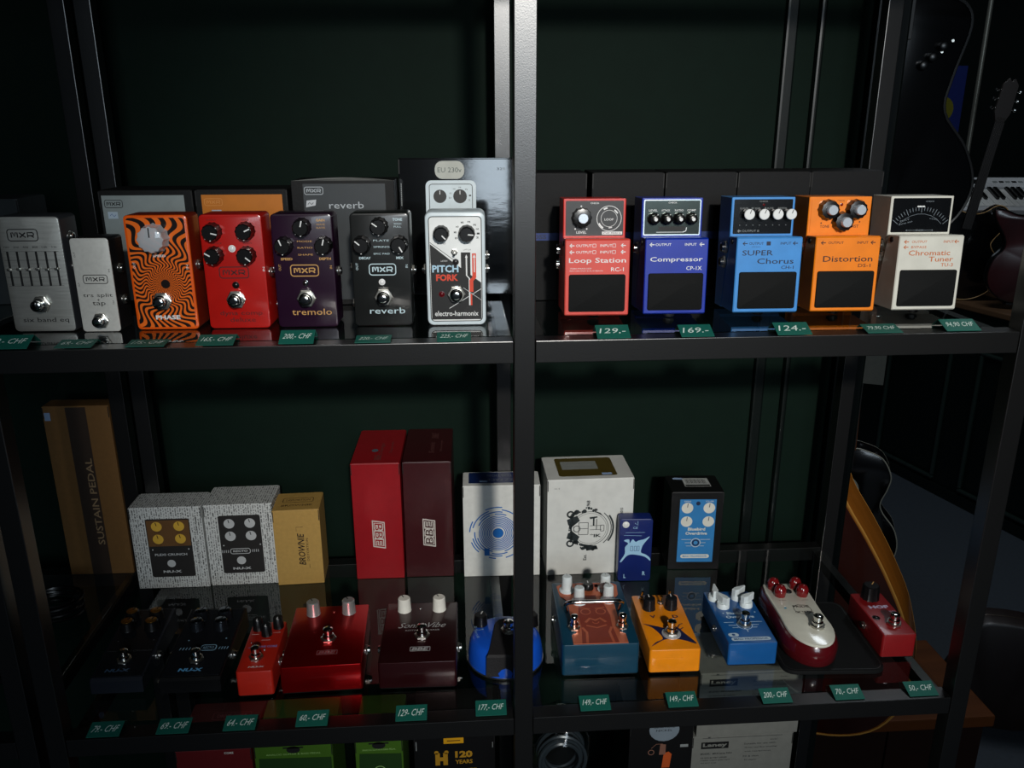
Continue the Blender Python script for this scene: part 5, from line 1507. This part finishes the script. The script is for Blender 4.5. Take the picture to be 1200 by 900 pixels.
# keyboard on a stand on the counter
t = thing('keyboard', 'white electronic keyboard on a stand at the right edge', 'keyboard', (1.935, 2.52, 1.105), (R(22), 0, R(-6)))
M_KW = mat('white keyboard plastic', (200, 202, 204), rough=.35)
b = B(); box(b, 0, 1000, 0, 30, 0, 50, bev=3); obj('front_lip', b, M_KW, t)
b = B(); box(b, 0, 1000, 30.5, 250, 0, 36, bev=3); obj('case', b, M_KW, t)
b = B(); box(b, 0, 1000, 182, 268, 36.5, 62, bev=4); obj('control_panel', b, M_KW, t)
wk = None
for i in range(40):
    if wk is None:
        b = B(); box(b, 1, 22.6, 32, 178, 36.5, 52, bev=1); wk = obj('white_key', b, mat('key white', (224, 224, 220), rough=.25), t)
    else:
        again(wk, t, (i * .0235, 0, 0))
bk = None
for i in range(39):
    if i % 7 in (2, 6):
        continue
    if bk is None:
        b = B(); box(b, 17.5, 29.5, 84, 178, 52.2, 64, bev=1.5); bk = obj('black_key', b, M_KNOB, t)
    else:
        again(bk, t, (i * .0235, 0, 0))
b = B(); box(b, 60, 180, 205, 245, 62, 63); obj('display', b, M_HOLE, t)
for i in range(8):
    b = B(); box(b, 220 + i * 26, 238 + i * 26, 215, 227, 62, 65, bev=1); obj('button', b, M_KNOB if i % 2 else M_GREYINK, t)
obj('dial', lathe(B(), 0, 0, [(0, 16), (8, 15), (9, 12)], 20), M_KNOB, t, (.030, .225, .062), smooth=True)
s = thing('keyboard_stand', 'grey metal stand under the white keyboard', 'stand', (2.0, 2.60, .8125))
for x in (-30, 780):
    for y in (-60, 130):
        obj('leg', tube(B(), [(x, y, 0), (x, y, 285 + (y + 60) * .38)], 9, 8), MATS['grey metal tube'], s, smooth=True)
    obj('cross_bar', tube(B(), [(x, -58, 290), (x, 128, 290)], 8, 8), MATS['grey metal tube'], s, smooth=True)
t = thing('microphone_stand', 'slim grey metal pole on a round base at the upper right', 'stand', (2.125, 2.81, .8125))
obj('base_disc', lathe(B(), 0, 0, [(0, 70), (8, 70), (12, 55)], 24), M_KNOB, t, smooth=True)
obj('pole', tube(B(), [(0, 0, 12), (0, 0, 1350)], 10, 10), mat('satin grey pole', (120, 120, 112), rough=.35, metal=.6), t, smooth=True)
# poster on the rear wall
t = thing('poster', 'dark blue poster with a yellow disc on the rear wall', 'poster', (2.40, 3.497, 1.38), (PI / 2, 0, 0))
b = B(); box(b, -85, 85, 0, 370, .5, 2); obj('sheet', b, mat('blue poster print', (24, 40, 110), rough=.5), t)
prints(t, 2.1, mat('olive yellow ink', (120, 116, 30)), [('d', -20, 165, 62)], 'disc_print')

# dark hard case behind the right end
t = thing('guitar_case', 'dark brown hard instrument case standing beyond the right end of the shelf', 'case', (1.295, 1.02, .001), (PI / 2, 0, R(-18)))
t.scale = (.60, .60, .60)
b = B(); oslab(b, halves([(0, 0), (120, 8), (185, 60), (200, 150), (180, 240), (145, 300), (135, 350), (150, 410), (140, 470), (90, 505), (30, 512)]), 0, 130, 14)
obj('case_shell', b, mat('dark brown case shell', (26, 15, 13), rough=.4, bump=.2, scale=300), t, smooth=True)
b = B(); tube(b, [(x, y, 66) for x, y in inset(halves([(0, 0), (120, 8), (185, 60), (200, 150), (180, 240), (145, 300), (135, 350), (150, 410), (140, 470), (90, 505), (30, 512)]), -1)], 3, 6, True)
obj('edge_trim', b, mat('case trim', (58, 48, 40), rough=.3, metal=.5), t, smooth=True)
